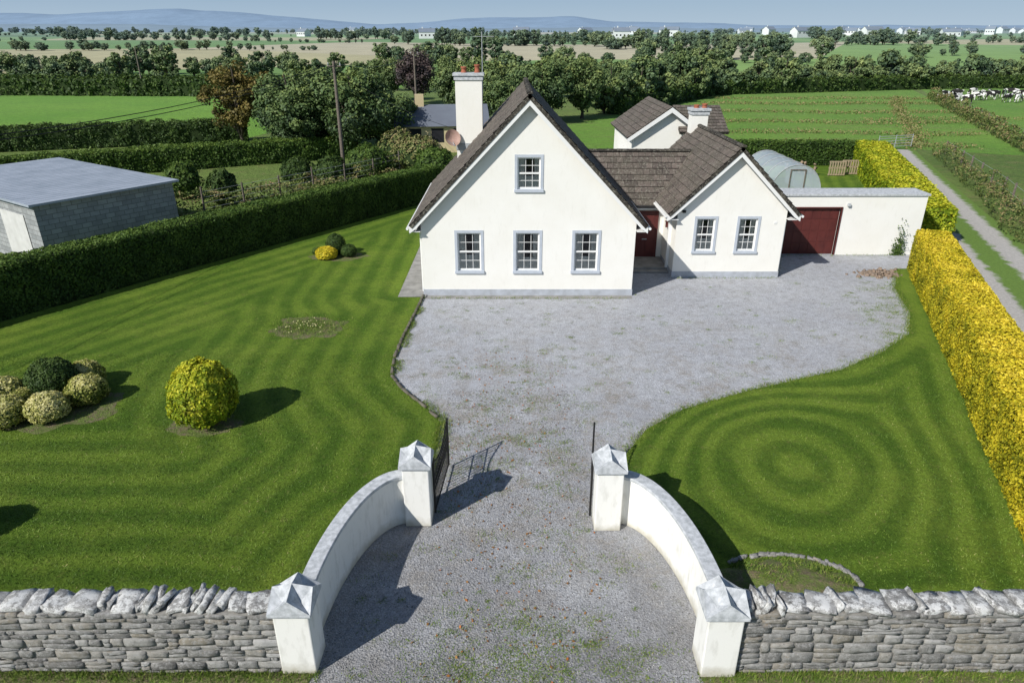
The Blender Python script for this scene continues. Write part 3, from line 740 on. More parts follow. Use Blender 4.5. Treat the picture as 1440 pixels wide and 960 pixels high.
# ------------------------------------------------------------------ vegetation
def hedge(name,path,width,height,mat,core,dens,leaf,bump=.06,topb=.2,tb=.4,ts=.22,open_=0.,rnd_=.5):
    root=empty(name,(path[0][0],path[0][1],0))
    Ps=[];Ns=[];T=[]
    for (x0,y0),(x1,y1) in zip(path[:-1],path[1:]):
        L=math.hypot(x1-x0,y1-y0); d=np.array([(x1-x0)/L,(y1-y0)/L,0]); s=np.array([d[1],-d[0],0]); o=np.array([x0,y0,0.])
        per=2*height+width; n=int(dens*L*per)
        u=RNG.uniform(-.02,L+.02,n); q=RNG.uniform(0,per,n)
        side=np.where(q<height,-1,np.where(q<2*height,1,0))
        z=np.where(side==-1,q,np.where(side==1,q-height,height)); lat=np.where(side==0,q-2*height-width/2,side*width/2)
        r=.22
        k1=np.clip((z-(height-r))/r,0,1); lat=np.where(side!=0,lat*(1-.14*k1**2),lat)
        k2=np.clip((np.abs(lat)-(width/2-r))/r,0,1); z=np.where(side==0,z-.10*k2**2,z)
        N=np.where(side[:,None]==0,np.array([0,0,1.]),side[:,None]*s)
        P=o+d*u[:,None]+s*lat[:,None]+np.array([0,0,1.])*z[:,None]
        b=nz(P,.9,5)*bump+nz(P,2.6,9)*bump*.6
        if open_: 
            hz=1+open_*nz(np.c_[P[:,0],P[:,1],0*P[:,0]],.35,4)*2; P[:,2]*=np.clip(hz,.25,1.6)
        P=P+N*(b+RNG.normal(0,leaf*.5,n))[:,None]
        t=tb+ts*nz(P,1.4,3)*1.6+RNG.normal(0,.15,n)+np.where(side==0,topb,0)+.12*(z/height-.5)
        m=int(dens*width*height)
        for ee,sg in ((0,-1),(L,1)):
            la=RNG.uniform(-width/2,width/2,m); ze=RNG.uniform(0,height,m)
            Pe=o+d*(ee+RNG.normal(0,leaf*.6,m))[:,None]+s*la[:,None]+np.array([0,0,1.])*ze[:,None]
            Ps.append(Pe);Ns.append(np.tile(d*sg,(m,1))+RNG.normal(0,.45,(m,3)));T.append(tb+RNG.normal(0,.2,m))
        Ps.append(P);Ns.append(N+RNG.normal(0,rnd_,(n,3)));T.append(t)
        if not open_:
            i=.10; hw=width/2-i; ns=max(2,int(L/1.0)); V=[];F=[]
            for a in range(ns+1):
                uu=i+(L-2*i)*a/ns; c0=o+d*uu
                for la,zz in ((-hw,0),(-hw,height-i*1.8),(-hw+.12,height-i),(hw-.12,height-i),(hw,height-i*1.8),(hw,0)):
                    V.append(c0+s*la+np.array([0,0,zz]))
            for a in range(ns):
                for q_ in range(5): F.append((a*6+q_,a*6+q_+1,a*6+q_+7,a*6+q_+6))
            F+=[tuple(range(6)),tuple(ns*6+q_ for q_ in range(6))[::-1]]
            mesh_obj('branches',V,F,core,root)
    P=np.concatenate(Ps);N=np.concatenate(Ns);t=np.clip(np.concatenate(T),0,1)
    cards('leaves',P,N,leaf*RNG.uniform(.7,1.3,len(P)),t,mat,root)
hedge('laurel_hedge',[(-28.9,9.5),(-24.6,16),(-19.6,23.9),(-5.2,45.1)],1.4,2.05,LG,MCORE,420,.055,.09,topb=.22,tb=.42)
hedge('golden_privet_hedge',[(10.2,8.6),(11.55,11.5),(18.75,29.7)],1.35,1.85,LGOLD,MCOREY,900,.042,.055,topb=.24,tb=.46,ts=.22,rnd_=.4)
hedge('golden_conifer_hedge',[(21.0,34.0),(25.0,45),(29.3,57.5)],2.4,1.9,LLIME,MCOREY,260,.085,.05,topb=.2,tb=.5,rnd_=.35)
hedge('beech_hedge',[(12,57.5),(28,57.5)],1.2,1.9,LG,MCORE,150,.09,.08)
hedge('field_hedge',[(-37,50.5),(-14,62)],1.8,1.7,LG,MCORE,150,.10,.15,topb=.3,tb=.5)
hedge('field_hedge',[(-70,58),(-45,66),(-27,72)],2.2,2.0,LDARK,MCORE,90,.12,.35,tb=.55)
hedge('hawthorn_scrub',[(26.5,34),(31.5,45),(38.5,63)],1.3,.8,LSCR,MCORE,70,.07,.35,tb=.4,ts=.5,open_=.7)
hedge('hawthorn_scrub',[(46,60),(58,90),(72,124)],1.5,1.0,LSCR,MCORE,40,.12,.4,tb=.4,ts=.5,open_=.7)
hedge('hawthorn_scrub',[(-150,132),(-95,131),(-42,128)],3.5,2.8,LDARK,MCORE,22,.28,.9,tb=.6,ts=.4)
hedge('hawthorn_scrub',[(14,97),(36,131),(84,146),(150,153)],2.6,2.2,LDARK,MCORE,26,.22,.8,tb=.6,ts=.4)
hedge('bramble_patch',[(-20,38.5),(-13.5,45),(-7,54)],3.2,.9,LSCR,MCORE,120,.07,.5,tb=.35,ts=.5,open_=.6)

def bush(name,cx,cy,rx,rz,mat,n,leaf,tb=.5,core=None,sq=1.,grad=.35,lump=1.):
    core=core or MCORE
    root=empty(name,(cx,cy,0))
    d=norm(RNG.normal(size=(n,3))); d[:,2]=np.where(d[:,2]<-.55,-d[:,2],d[:,2])
    dd=np.sign(d)*np.abs(d)**sq; dd/=np.maximum(np.linalg.norm(dd,axis=1,keepdims=True),.6)
    P=dd*np.array([rx,rx,rz]); b=1+lump*(.10*nz(P*2/rx,1.0,cx)+.07*nz(P*5/rx,1.,cy))+RNG.normal(0,.022,n)
    P=P*b[:,None]+np.array([cx,cy,rz*.86])
    P[:,2]=np.maximum(P[:,2],.02)
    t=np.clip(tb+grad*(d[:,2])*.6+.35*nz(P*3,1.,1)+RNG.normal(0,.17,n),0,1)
    cards('leaves',P,d+RNG.normal(0,.5,(n,3)),leaf*RNG.uniform(.7,1.35,n),t,mat,root)
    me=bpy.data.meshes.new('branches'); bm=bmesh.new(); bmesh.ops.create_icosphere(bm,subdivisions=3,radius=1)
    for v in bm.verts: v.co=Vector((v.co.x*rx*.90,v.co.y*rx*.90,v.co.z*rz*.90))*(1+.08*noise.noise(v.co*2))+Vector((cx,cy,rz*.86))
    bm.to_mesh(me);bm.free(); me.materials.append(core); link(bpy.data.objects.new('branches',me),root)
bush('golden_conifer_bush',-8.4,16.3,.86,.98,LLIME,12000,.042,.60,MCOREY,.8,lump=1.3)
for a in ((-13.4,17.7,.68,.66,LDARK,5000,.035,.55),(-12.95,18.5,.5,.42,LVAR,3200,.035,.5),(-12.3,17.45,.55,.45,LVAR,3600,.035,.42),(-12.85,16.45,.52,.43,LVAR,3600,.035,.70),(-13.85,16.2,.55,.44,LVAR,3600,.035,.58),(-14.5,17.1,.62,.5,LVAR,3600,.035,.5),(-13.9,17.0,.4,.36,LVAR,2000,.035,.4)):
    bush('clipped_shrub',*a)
bush('clipped_shrub',-8.55,32.1,.46,.55,LDARK,2600,.035,.45)
bush('clipped_shrub',-8.85,31.4,.5,.32,LGOLD,2600,.035,.6,MCOREY)
bush('clipped_shrub',-7.85,31.75,.36,.33,LDARK,1800,.035,.5)
bush('clipped_shrub',-9.5,32.1,.22,.2,LG,700,.035,.6)
bush('clipped_shrub',-12.2,11.2,.65,.72,LG,4000,.045,.5)
for i,a in enumerate(((-21.5,45,1.1,1.2),(-25,44,1.2,1.0),(-18.2,43,.9,1.1),(-10.5,51,1.6,1.3),(-7,53,1.8,1.5),(-12.8,49,1.2,1.0),(-5.5,50,1.5,1.3),(-9,55.5,1.5,1.6),(-15.5,50,1.1,.9))):
    bush('shrub',a[0],a[1],a[2],a[3],(LG,LSCR,LDARK)[i%3],2800,.085,.5,lump=2.6)

# trees
def tree_geo(seed,h,r,th,ncl,nl,leaf,rr=(.22,.42),flat=.8):
    g=np.random.default_rng(seed); rnd=random.Random(seed)
    C=[];cr=[]
    ch=(h-th)/2; cz=th+ch
    while len(C)<ncl:
        p=g.normal(size=3); p/=np.linalg.norm(p); q=g.uniform(.25,1)**.5*.80
        lob=1+.25*math.sin(3*math.atan2(p[1],p[0])+seed)*(1-abs(p[2]))
        p=p*q*lob; z=p[2]
        w_=1. if z>0 else 1-.25*z*z
        C.append((p[0]*r*w_,p[1]*r*w_,cz+z*ch)); cr.append(r*g.uniform(*rr))
    P=[];N=[];T=[]
    for c,q in zip(C,cr):
        d=g.normal(size=(nl,3)); d/=np.linalg.norm(d,axis=1,keepdims=True)
        rad=q*(g.uniform(0,1,nl)**.4)
        p=np.array(c)+d*rad[:,None]*np.array([1,1,flat])
        P.append(p); N.append(d+g.normal(0,.5,(nl,3))+np.array([0,0,.25]))
        hh=(c[2]-th)/(h-th)
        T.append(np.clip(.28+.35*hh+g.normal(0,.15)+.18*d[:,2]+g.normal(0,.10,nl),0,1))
    P=np.concatenate(P);N=np.concatenate(N);T=np.concatenate(T)
    V,F=cards_geo(P,N,leaf*g.uniform(.7,1.3,len(P)),.7)
    TV=[];TF=[]
    def limb(pts,r0,r1,seg=7):
        n=len(pts);o=len(TV)
        for i,p in enumerate(pts):
            p=Vector(p); d=(Vector(pts[min(i+1,n-1)])-Vector(pts[max(i-1,0)])).normalized(); a=d.orthogonal().normalized(); b=d.cross(a); q=r0+(r1-r0)*i/(n-1)
            for s in range(seg):
                t=2*math.pi*s/seg; TV.append(tuple(p+(a*math.cos(t)+b*math.sin(t))*q))
        for i in range(n-1):
            for s in range(seg): TF.append((o+i*seg+s,o+i*seg+(s+1)%seg,o+(i+1)*seg+(s+1)%seg,o+(i+1)*seg+s))
    tr=.035*h
    limb([(0,0,-.1),(.05*rnd.uniform(-1,1),0,th*.5),(rnd.uniform(-.1,.1),rnd.uniform(-.1,.1),th),(rnd.uniform(-.3,.3),rnd.uniform(-.3,.3),cz),(0,0,h*.85)],tr,tr*.2)
    for c in C[:min(len(C),14)]:
        z0=th*rnd.uniform(.8,1.3); limb([(0,0,z0),(c[0]*.4,c[1]*.4,z0+(c[2]-z0)*.55),c],tr*.45,tr*.1,5)
    nV=len(V); V=np.concatenate([V,np.array(TV)]); F=np.concatenate([F,np.array(TF)+nV]); T4=np.concatenate([np.repeat(T,4),np.zeros(len(TV))])
    return V,F,T4,len(TF)
def tree_me(name,mat,*a,**kw):
    V,F,T,nt=tree_geo(*a,**kw); me=fast_me(name,V,F,mat,T); me.materials.append(MBARK)
    mi=np.zeros(len(F),dtype=np.int32); mi[-nt:]=1; me.polygons.foreach_set('material_index',mi); return me
def tree(name,me,x,y,s=1,rz=0,sz=None):
    o=bpy.data.objects.new(name,me); o.location=(x,y,-.05); o.scale=(s,s,sz or s); o.rotation_euler=(0,0,rz); COL.objects.link(o)
copper=tree_me('copper_tree',LCOP,3,8.6,3.2,.8,64,130,.13,rr=(.16,.34))
dk1=tree_me('dark_tree_a',LTREE,5,8.2,3.6,.5,80,190,.14,rr=(.16,.36))
dk2=tree_me('dark_tree_b',LTREE,8,8.0,4.2,.4,90,190,.14,rr=(.14,.34))
lt1=tree_me('light_tree',LTREE2,9,9,4.0,1.0,70,150,.17,rr=(.15,.36))
rd1=tree_me('purple_tree',LRED,14,8,3.4,1.0,60,130,.16)
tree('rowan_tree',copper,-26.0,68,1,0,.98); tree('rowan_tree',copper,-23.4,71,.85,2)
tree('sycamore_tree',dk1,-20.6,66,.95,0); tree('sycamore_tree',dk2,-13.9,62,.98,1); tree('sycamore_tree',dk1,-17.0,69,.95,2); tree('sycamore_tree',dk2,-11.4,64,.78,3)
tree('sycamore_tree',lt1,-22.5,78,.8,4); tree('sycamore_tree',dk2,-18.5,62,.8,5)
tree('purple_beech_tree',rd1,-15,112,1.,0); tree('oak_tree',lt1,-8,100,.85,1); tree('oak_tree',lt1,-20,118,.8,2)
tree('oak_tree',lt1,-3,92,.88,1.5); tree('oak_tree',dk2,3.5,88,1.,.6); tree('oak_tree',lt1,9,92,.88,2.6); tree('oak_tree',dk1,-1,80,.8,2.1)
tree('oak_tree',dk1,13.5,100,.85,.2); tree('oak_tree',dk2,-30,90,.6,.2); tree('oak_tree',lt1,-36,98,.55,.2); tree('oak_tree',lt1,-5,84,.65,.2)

far=[tree_me('belt_tree_a',LTREE,21,8.5,4.6,.2,42,60,.34,rr=(.16,.34)),tree_me('belt_tree_b',LTREE2,22,8.0,4.6,.2,42,60,.34,rr=(.16,.34)),tree_me('belt_tree_c',LTREE2,23,9.0,3.8,.3,38,60,.34,rr=(.16,.34)),tree_me('belt_tree_d',LTREE,24,6.0,4.8,.0,36,60,.34,rr=(.16,.34)),tree_me('belt_tree_e',LTREE,27,10.5,3.2,.4,40,60,.32,rr=(.18,.36))]
def belt(name,items):
    root=empty(name)
    rb=random.Random(len(items)); ids=[rb.choice([0,0,1,2,3,4]) for _ in items]
    for vi,me in enumerate(far):
        it=[q for i,q in enumerate(items) if ids[i]==vi]
        if not it: continue
        V=[];F=[]
        for x,y,s in it:
            z=TZ(x,y) if y>185 else -.05
            a=random.uniform(0,6.28); c_,s_=math.cos(a)*s*.7071,math.sin(a)*s*.7071; o=len(V)
            V+=[(x+c_,y+s_,z),(x-s_,y+c_,z),(x-c_,y-s_,z),(x+s_,y-c_,z)]; F.append((o,o+1,o+2,o+3))
        ins=mesh_obj('rows_%d'%vi,V,F,None,root); ins.instance_type='FACES'; ins.use_instance_faces_scale=True; ins.show_instancer_for_render=False; ins.show_instancer_for_viewport=False
        ch=bpy.data.objects.new('tree_%d'%vi,me); COL.objects.link(ch); ch.parent=ins
def line(p,q,sp,s0,s1,rows=1,dx=3.,jit=1.5,skip=0.):
    L=math.dist(p,q); n=int(L/sp); out=[]
    for r in range(rows):
        for i in range(n+1):
            if random.random()<skip: continue
            t=(i+random.random()*.6)/max(n,1); out.append((p[0]+(q[0]-p[0])*t+random.gauss(0,jit),p[1]+(q[1]-p[1])*t+r*dx+random.gauss(0,jit),random.choice([1,1,.75,1.2])*random.uniform(s0,s1)))
    return out
it=line((13,98),(36,133),3.4,.5,.78,2,6)+line((36,133),(84,148),3.6,.5,.82,3,7)+line((84,148),(200,158),3.8,.45,.8,2,7)
it+=line((16,118),(40,150),4,.6,.85,2,8)+line((-6,120),(20,130),4,.55,.85,3,10)
belt('tree_belt',it)
it=line((-170,136),(-42,131),4.6,.30,.50,1,4)+line((-170,160),(-92,157),3.8,.45,.85,2,7)+line((-48,142),(-15,138),4.2,.4,.65,1,7)
it+=line((-200,190),(-60,188),4.4,.45,.85,2,9)+line((-60,193),(-5,191),4.4,.4,.7,1,7)
belt('tree_belt',it)
# distant houses first, so that hedgerow trees can leave them in view
rs=random.Random(5); HS=[]
for i in range(36):
    y=rs.uniform(560,1150)
    x=(rs.gauss(.16,.035) if i<9 else rs.uniform(.30,.78) if i<31 else rs.uniform(-.3,.1))*y
    HS.append((x,y,rs.uniform(9,17),rs.uniform(2.6,4.4),rs.uniform(-.8,.8),rs.uniform(.5,2.)))
it=[]
for Y,cov in ((245,.5),(310,.5),(385,.5),(470,.5),(570,.5),(690,.55),(840,.55),(1020,.6),(1250,.65),(1550,.7),(2000,.8),(2600,.9)):
    half=Y*.86; x=-half
    while x<half:
        seg=random.uniform(.12,.34)*Y
        if random.random()<cov:
            yy=Y*random.uniform(.90,1.10); y2=yy*random.uniform(.90,1.10)
            s0,s1=random.choice([(.22,.38),(.3,.6),(.45,.9)])
            it+=line((x,yy),(x+seg,y2),max(4.2,Y/130),s0,s1,1,8,1+Y*.003,.08)
        x+=seg*.95
for i in range(20):
    y=random.uniform(240,1100);x=random.uniform(-.75,.75)*y
    for j in range(18): it.append((x+random.gauss(0,20),y+random.gauss(0,7),random.uniform(.5,1.05)))
it=[q for q in it if not any(abs(q[0]/q[1]-h_[0]/h_[1])<.012 and h_[1]-170<q[1]<h_[1]+8 for h_ in HS)]
belt('distant_trees',it)

# ------------------------------------------------------------------ grass, weeds, pebbles, leaves
def along(poly,n,spread):
    A=np.array(poly); L=np.hypot(*(A[1:]-A[:-1]).T); cum=np.concatenate([[0],np.cumsum(L)]); u=RNG.uniform(0,cum[-1],n)
    i=np.clip(np.searchsorted(cum,u)-1,0,len(L)-1); t=(u-cum[i])/L[i]
    P=A[i]+(A[i+1]-A[i])*t[:,None]+RNG.normal(0,spread,(n,2)); return P
wl_=along(drive_left[1:],6000,.10)+np.array([.16,0])
E=[along(drive_left[:3],2600,.06),along(drive_right,9000,.10),along(drive_left[2:],2600,.04),wl_[nz(np.c_[wl_,wl_[:,0]*0],.8,2)>-.05],along(cwr,1500,.05),along(ell(-1,.13),1500,.05),along([(-15,8.72),(-3.8,8.72)],5000,.05),along([(3.8,8.72),(9.7,8.72)],3500,.05),along([(-3.3,26.0),(4.6,26.0)],500,.06),along([(7.1,28.55),(11.6,28.55),(13,31.9),(19,31.95)],900,.08)]
P=np.concatenate(E); P=np.c_[P,np.full(len(P),.01)]
blades('grass_edging',P,RNG.uniform(.03,.10,len(P)),.007,LGRS,RNG.uniform(0,1,len(P)))
for A,x0,x1,n,fn,per in ((AL,-17,-1.9,110000,mowL,PERL),(AR,2.4,16,70000,mowR,PERR)):
    y=8.7+12*RNG.uniform(0,1,n)**1.5; x=RNG.uniform(x0,x1,n); m=inside(x,y,A); x=x[m];y=y[m]; n=len(x)
    ph=fn(x,y,A)+warp(x,y); s_=np.clip(.5+.75*np.sin(2*np.pi*ph/per),0,1)
    P=np.c_[x,y,np.full(n,.028)]; 
    blades('grass',P,RNG.uniform(.02,.045,n),.008,LGRS,np.clip(RNG.normal(.18,.18,n)+.42*s_,0,1),lean=.8)
cl=[]
for i in range(340):
    x=random.gauss(.2,1.6);y=random.choice([random.uniform(7.6,9.4),random.uniform(9,16),random.uniform(14,21)])
    if abs(x)<(2.9 if y<11 else 1.8 if y<15 else 4): cl.append((x,y,random.uniform(.03,.2)))
for i in range(120): cl.append((random.uniform(-3,15),random.uniform(17,28),random.uniform(.03,.14)))
for i in range(80):
    t=random.random(); cl.append((13.5+2.5*t+random.gauss(0,.5),21.5+6*t+random.gauss(0,.5)+.8,random.uniform(.05,.2)))
for i in range(40): cl.append((random.uniform(-2.2,2.6),random.uniform(7.6,8.8),random.uniform(.06,.2)))
PP=[]
for x,y,r in cl:
    m=int(25+330*r); a=RNG.normal(0,r,(m,2))*np.array([1.3,.9]); PP.append(np.c_[a[:,0]+x,a[:,1]+y])
P=np.concatenate(PP); P=np.c_[P,np.zeros(len(P))]
blades('gravel_weeds',P,RNG.uniform(.012,.04,len(P)),.007,LGRS,RNG.uniform(0,1.,len(P)),lean=.9)
P=np.c_[RNG.uniform(-12,-3.2,5000),8.2-np.abs(RNG.normal(0,.12,5000)),np.zeros(5000)]; P2=np.c_[RNG.uniform(3.1,12,5000),8.2-np.abs(RNG.normal(0,.12,5000)),np.zeros(5000)]
P=np.concatenate([P,P2]); blades('verge_grass',P,RNG.uniform(.03,.12,len(P)),.006,LGRS,RNG.uniform(0,1,len(P)))
n=6000; a_=RNG.uniform(0,6.28,n); r_=RNG.uniform(0,1,n)**.4
P=np.c_[5.35+1.35*r_*np.cos(a_),10.15+.75*r_*np.sin(a_),.034+.22*(1-r_**2)]; P=P[nz(P,1.6,2)>-.02]
blades('mound_grass',P,RNG.uniform(.02,.07,len(P)),.007,LGRS,RNG.uniform(0,1,len(P)),lean=.8)
ov=np.array([(1,0,0),(-1,0,0),(0,1,0),(0,-1,0),(0,0,.7),(0,0,-.7)])*.5; of=[(0,2,4),(2,1,4),(1,3,4),(3,0,4),(2,0,5),(1,2,5),(3,1,5),(0,3,5)]
k=M('pebble',.9,.2); k.color(k.ramp(k.attr('tint'),[(0,(.08,.08,.08)),(.5,(.23,.23,.23)),(.85,(.38,.37,.36)),(1,(.58,.57,.54))])); MPEB=k.m
n=26000; y=7.2+11*RNG.uniform(0,1,n)**1.3; hw=np.where(y<12,3.3-np.clip(y-9.5,0,2.5)*.55,1.9); x=RNG.uniform(-1,1,n)*hw
s=RNG.uniform(.012,.036,n)
batch('gravel_stones',ov,of,np.c_[x,y,np.full(n,.004)],np.c_[s,s*RNG.uniform(.6,1,n),s*RNG.uniform(.4,.8,n)],RNG.uniform(0,3,(n,3)),MPEB,RNG.uniform(0,1,n))
n=140; P=RNG.normal(0,1,(n,2))*np.array([.45,.25]); zz=np.clip(.28-.25*np.hypot(P[:,0]/.6,P[:,1]/.35),.02,.3)*RNG.uniform(.2,1,n)
s=RNG.uniform(.06,.2,n)
batch('rubble_pile',tv,tfq,np.c_[P[:,0]+16.4,P[:,1]+29.1,zz],np.c_[s,s*.8,s*.6],RNG.uniform(0,3,(n,3)),simple('rubble_brown',(.30,.22,.16),(.20,.16,.13),6),None,jit=.01)
n=600; y=RNG.uniform(7.3,21,n); x=RNG.normal(-.1,1.3,n); x=np.where(np.abs(x)>1.8,x*.4,x)
cards('fallen_leaves',np.c_[x,y,np.full(n,.02)],np.tile([0,0,1.],(n,1))+RNG.normal(0,.3,(n,3)),RNG.uniform(.02,.04,n),RNG.uniform(0,1,n),LFALL)
n=30; P=np.c_[RNG.normal(-7.45,.4,n),RNG.normal(23.,.3,n),RNG.uniform(.06,.12,n)]
cards('bedding_flowers',P,np.tile([0,-.3,1.],(n,1)),.035,np.ones(n),LVAR)
n=3500; P=np.c_[RNG.normal(-7.45,.75,n),RNG.normal(23.,.5,n),np.full(n,.035)]; blades('bed_plants',P,RNG.uniform(.03,.09,n),.008,LGRS,RNG.uniform(0,1,n))
for (a,b,wd,nn) in (((20,78),(50,76),.5,900),((18,88),(58,86),.6,1400),((24,100),(64,98),.7,1500),((30,112),(68,112),.8,1500),((22,70),(44,68),.5,700),((38,66),(66,124),.6,2200),((44,90),(68,90),.6,600),((33,122),(70,121),.9,1300)):
    P=along([a,b],nn,wd); P[:,1]+=.8*np.sin(P[:,0]*.25); P=np.c_[P,RNG.uniform(.0,.35,nn)]
    cards('weed_row',P,RNG.normal(0,1,(nn,3))+np.array([0,0,.5]),.12,RNG.uniform(.4,1,nn),LSCR)

# ------------------------------------------------------------------ fences, poles, wires
def posts(name,path,sp,h_,r,rails=2,mat=None):
    mat=mat or MWOOD
    f=empty(name,(path[0][0],path[0][1],0)); idx=0
    for p,q in zip(path[:-1],path[1:]):
        L=math.dist(p,q); n=max(1,int(L/sp))
        for i in range(n+1):
            x=p[0]+(q[0]-p[0])*i/n;y=p[1]+(q[1]-p[1])*i/n
            tube('post_%d'%idx,[(x,y,0),(x+random.uniform(-.04,.04),y,h_*random.uniform(.93,1.05))],r,mat,f,6); idx+=1
        for r_ in range(rails):
            z=h_*(.4+.5*r_/max(1,rails-1)) if rails>1 else h_*.9
            tube('wire_%d_%d'%(idx,r_),[(p[0],p[1],z),(q[0],q[1],z)],.008,MGALV,f,4)
posts('wire_fence',[(-17.5,38.5),(-13,45),(-6.8,54)],2.2,1.9,.06,4)
posts('wire_fence',[(28,34),(33,46),(39,63)],2.6,1.2,.07,2)
posts('wire_fence',[(47,60),(59,90),(73,124)],4,1.2,.07,2)
def pole(x,y,h_,arm=True):
    p=empty('utility_pole',(x,y,0)); tube('shaft',[(x,y,-.1),(x,y,h_)],.15,MWOOD,p,10,.10)
    if arm:
        tube('crossarm',[(x-.5,y+.1,h_-.35),(x+.5,y+.1,h_-.35)],.05,MWOOD,p,6)
        for d in (-.42,0,.42): tube('insulator_%d'%int(d*100),[(x+d,y+.1,h_-.3),(x+d,y+.1,h_-.1)],.04,MCAP,p,8,.025)
pole(-12.6,52,8.1); pole(-12.2,92,8.0); pole(-65,128,8,False)
def wire(a,b,sag):
    a=Vector(a);b=Vector(b); return [a.lerp(b,t)-Vector((0,0,sag*4*t*(1-t))) for t in np.linspace(0,1,24)]
WR=empty('overhead_wires',(-12.6,52,8))
tube('span_1',wire((-12.9,52,7.9),(-24.5,5,7.8),1.5),.018,MBLACK,WR,4); tube('span_2',wire((-12.4,52,7.9),(-12.2,92,7.9),.8),.018,MBLACK,WR,4)
tube('span_1b',wire((-12.2,52,7.9),(-23.9,5,7.8),1.6),.018,MBLACK,WR,4)
tube('span_3',wire((-12.6,52,7.8),(-2.5,34.0,5.6),.5),.010,MBLACK,WR,4)
pole(-24.3,5,8.0)

# block shed
S=empty('concrete_block_shed',(-20,33,0))
a=Vector((.56,.83,0)).normalized(); b=Vector((-a.y,a.x,0)); C0=Vector((-17.3,35,0))
def SP(u,v,z): return C0-a*u+b*v+Vector((0,0,z))
k=M('blockwork',.95,.15); uvn=k.n.new('ShaderNodeUVMap'); uvn.uv_map='UVMap'
br=k.n.new('ShaderNodeTexBrick')
for nm,v in (('Scale',1.),('Brick Width',.45),('Row Height',.225),('Mortar Size',.014)): br.inputs[nm].default_value=v
br.inputs['Color1'].default_value=(.26,.275,.28,1);br.inputs['Color2'].default_value=(.38,.395,.395,1);br.inputs['Mortar'].default_value=(.17,.17,.17,1); k.l.new(uvn.outputs[0],br.inputs[0])
c=k.mix(k.ramp(k.noise(1.5,6,.8),[(.45,0),(.7,.6)]),br.outputs[0],(.19,.20,.20)); k.color(c); k.bump(br.outputs['Fac'],-.5,.01); MBLK=k.m
def wallq(nm,p,q,h0,h1,mat):
    o=mesh_obj(nm,[p,q,q+Vector((0,0,h1)),p+Vector((0,0,h0))],[(0,1,2,3)],mat,S); uv=o.data.uv_layers.new(name='UVMap'); L=(q-p).length
    for i,x in enumerate(((0,0),(L,0),(L,h1),(0,h0))): uv.data[i].uv=x
wallq('wall_side',SP(6.5,0,0),SP(0,0,0),2.95,2.95,MBLK); wallq('wall_front',SP(6.5,12,0),SP(6.5,0,0),2.95,2.95,MBLK)
wallq('wall_back',SP(0,0,0),SP(0,12,0),2.95,2.95,MBLK); wallq('wall_far',SP(0,12,0),SP(6.5,12,0),2.95,2.95,MBLK)
V=[SP(6.75,-.25,2.96),SP(-.25,-.25,2.96),SP(-.25,12.2,2.96),SP(6.75,12.2,2.96)]; V+=[v+Vector((0,0,.10)) for v in V]
k=M('metal_roof',.5,.4); c=k.mix(k.ramp(k.noise(.9,6,.7),[(.4,0),(.65,1)]),(.36,.40,.46),(.27,.31,.36)); k.color(c); MMET=k.m
mesh_obj('roof',V,[(0,3,2,1),(4,5,6,7),(0,1,5,4),(1,2,6,5),(2,3,7,6),(3,0,4,7)],MMET,S)
for i in range(1,28):
    p=SP(6.7,-.2+i*.44,3.058);q=SP(-.2,-.2+i*.44,3.058); tube('roof_seam_%d'%i,[p,q],.016,MMET,S,4)
mesh_obj('shed_door',[SP(6.53,3.6,0),SP(6.53,1.2,0),SP(6.53,1.2,2.4),SP(6.53,3.6,2.4)],[(0,1,2,3)],simple('shed_door_paint',(.6,.6,.58),(.5,.5,.48),2),S)

# polytunnel
PT=empty('polytunnel',(18.2,46,0)); V=[];F=[];n=16
k=M('tunnel_plastic',.35,.4); k.color((.56,.64,.70)); tr=k.n.new('ShaderNodeBsdfTransparent'); mx=k.n.new('ShaderNodeMixShader'); mx.inputs[0].default_value=.45
k.l.new(k.b.outputs[0],mx.inputs[1]);k.l.new(tr.outputs[0],mx.inputs[2]);k.l.new(mx.outputs[0],k.n['Material Output'].inputs[0]); MPT=k.m
for j in range(9):
    for i in range(n+1):
        t=math.pi*i/n; rr=1.65*(1-.01*(j%2)); V.append((18.2-rr*math.cos(t),44+j*.75,2.25*math.sin(t)**.8*(1-.01*(j%2))))
for j in range(8):
    for i in range(n): F.append((j*(n+1)+i,j*(n+1)+i+1,(j+1)*(n+1)+i+1,(j+1)*(n+1)+i))
F.append(tuple(range(n+1)))
mesh_obj('cover',V,F,MPT,PT,False)
for j in range(0,9,2): tube('hoop_%d'%j,[(18.2-1.67*math.cos(math.pi*i/n),44+j*.75,2.28*math.sin(math.pi*i/n)**.8) for i in range(n+1)],.03,MGALV,PT,6)
boxes('end_frame',[(17.7,17.76,43.94,43.99,0,2.0),(18.64,18.7,43.94,43.99,0,2.0),(17.76,18.64,43.94,43.99,1.95,2.0)],MWOOD,PT)
MPAL=simple('pallet_wood',(.42,.33,.22),(.3,.24,.16),6)
for px,py in ((24.6,52.5),(25.8,53.0)):
    pe=empty('timber_pallet',(px,py,0)); L=[]
    for i in range(7): L.append((px-.6+i*.19,px-.6+i*.19+.1,py-.03,py,.05,1.1))
    for z in (.05,.55,1.0): L.append((px-.6,px+.64,py+.003,py+.09,z,z+.1))
    boxes('slats',L,MPAL,pe)
n=70;P=RNG.normal(0,1,(n,2))*np.array([.5,.4]); s=RNG.uniform(.1,.3,n)
batch('log_pile',tv,tfq,np.c_[P[:,0]+22.4,P[:,1]+53.5,np.abs(RNG.normal(0,.4,n))],np.c_[s*1.6,s*.7,s*.7],RNG.uniform(0,1.2,(n,3)),simple('log_wood',(.36,.27,.18),(.2,.15,.1),6),None,jit=.01)
FG=empty('farm_gate',(36,66,0))
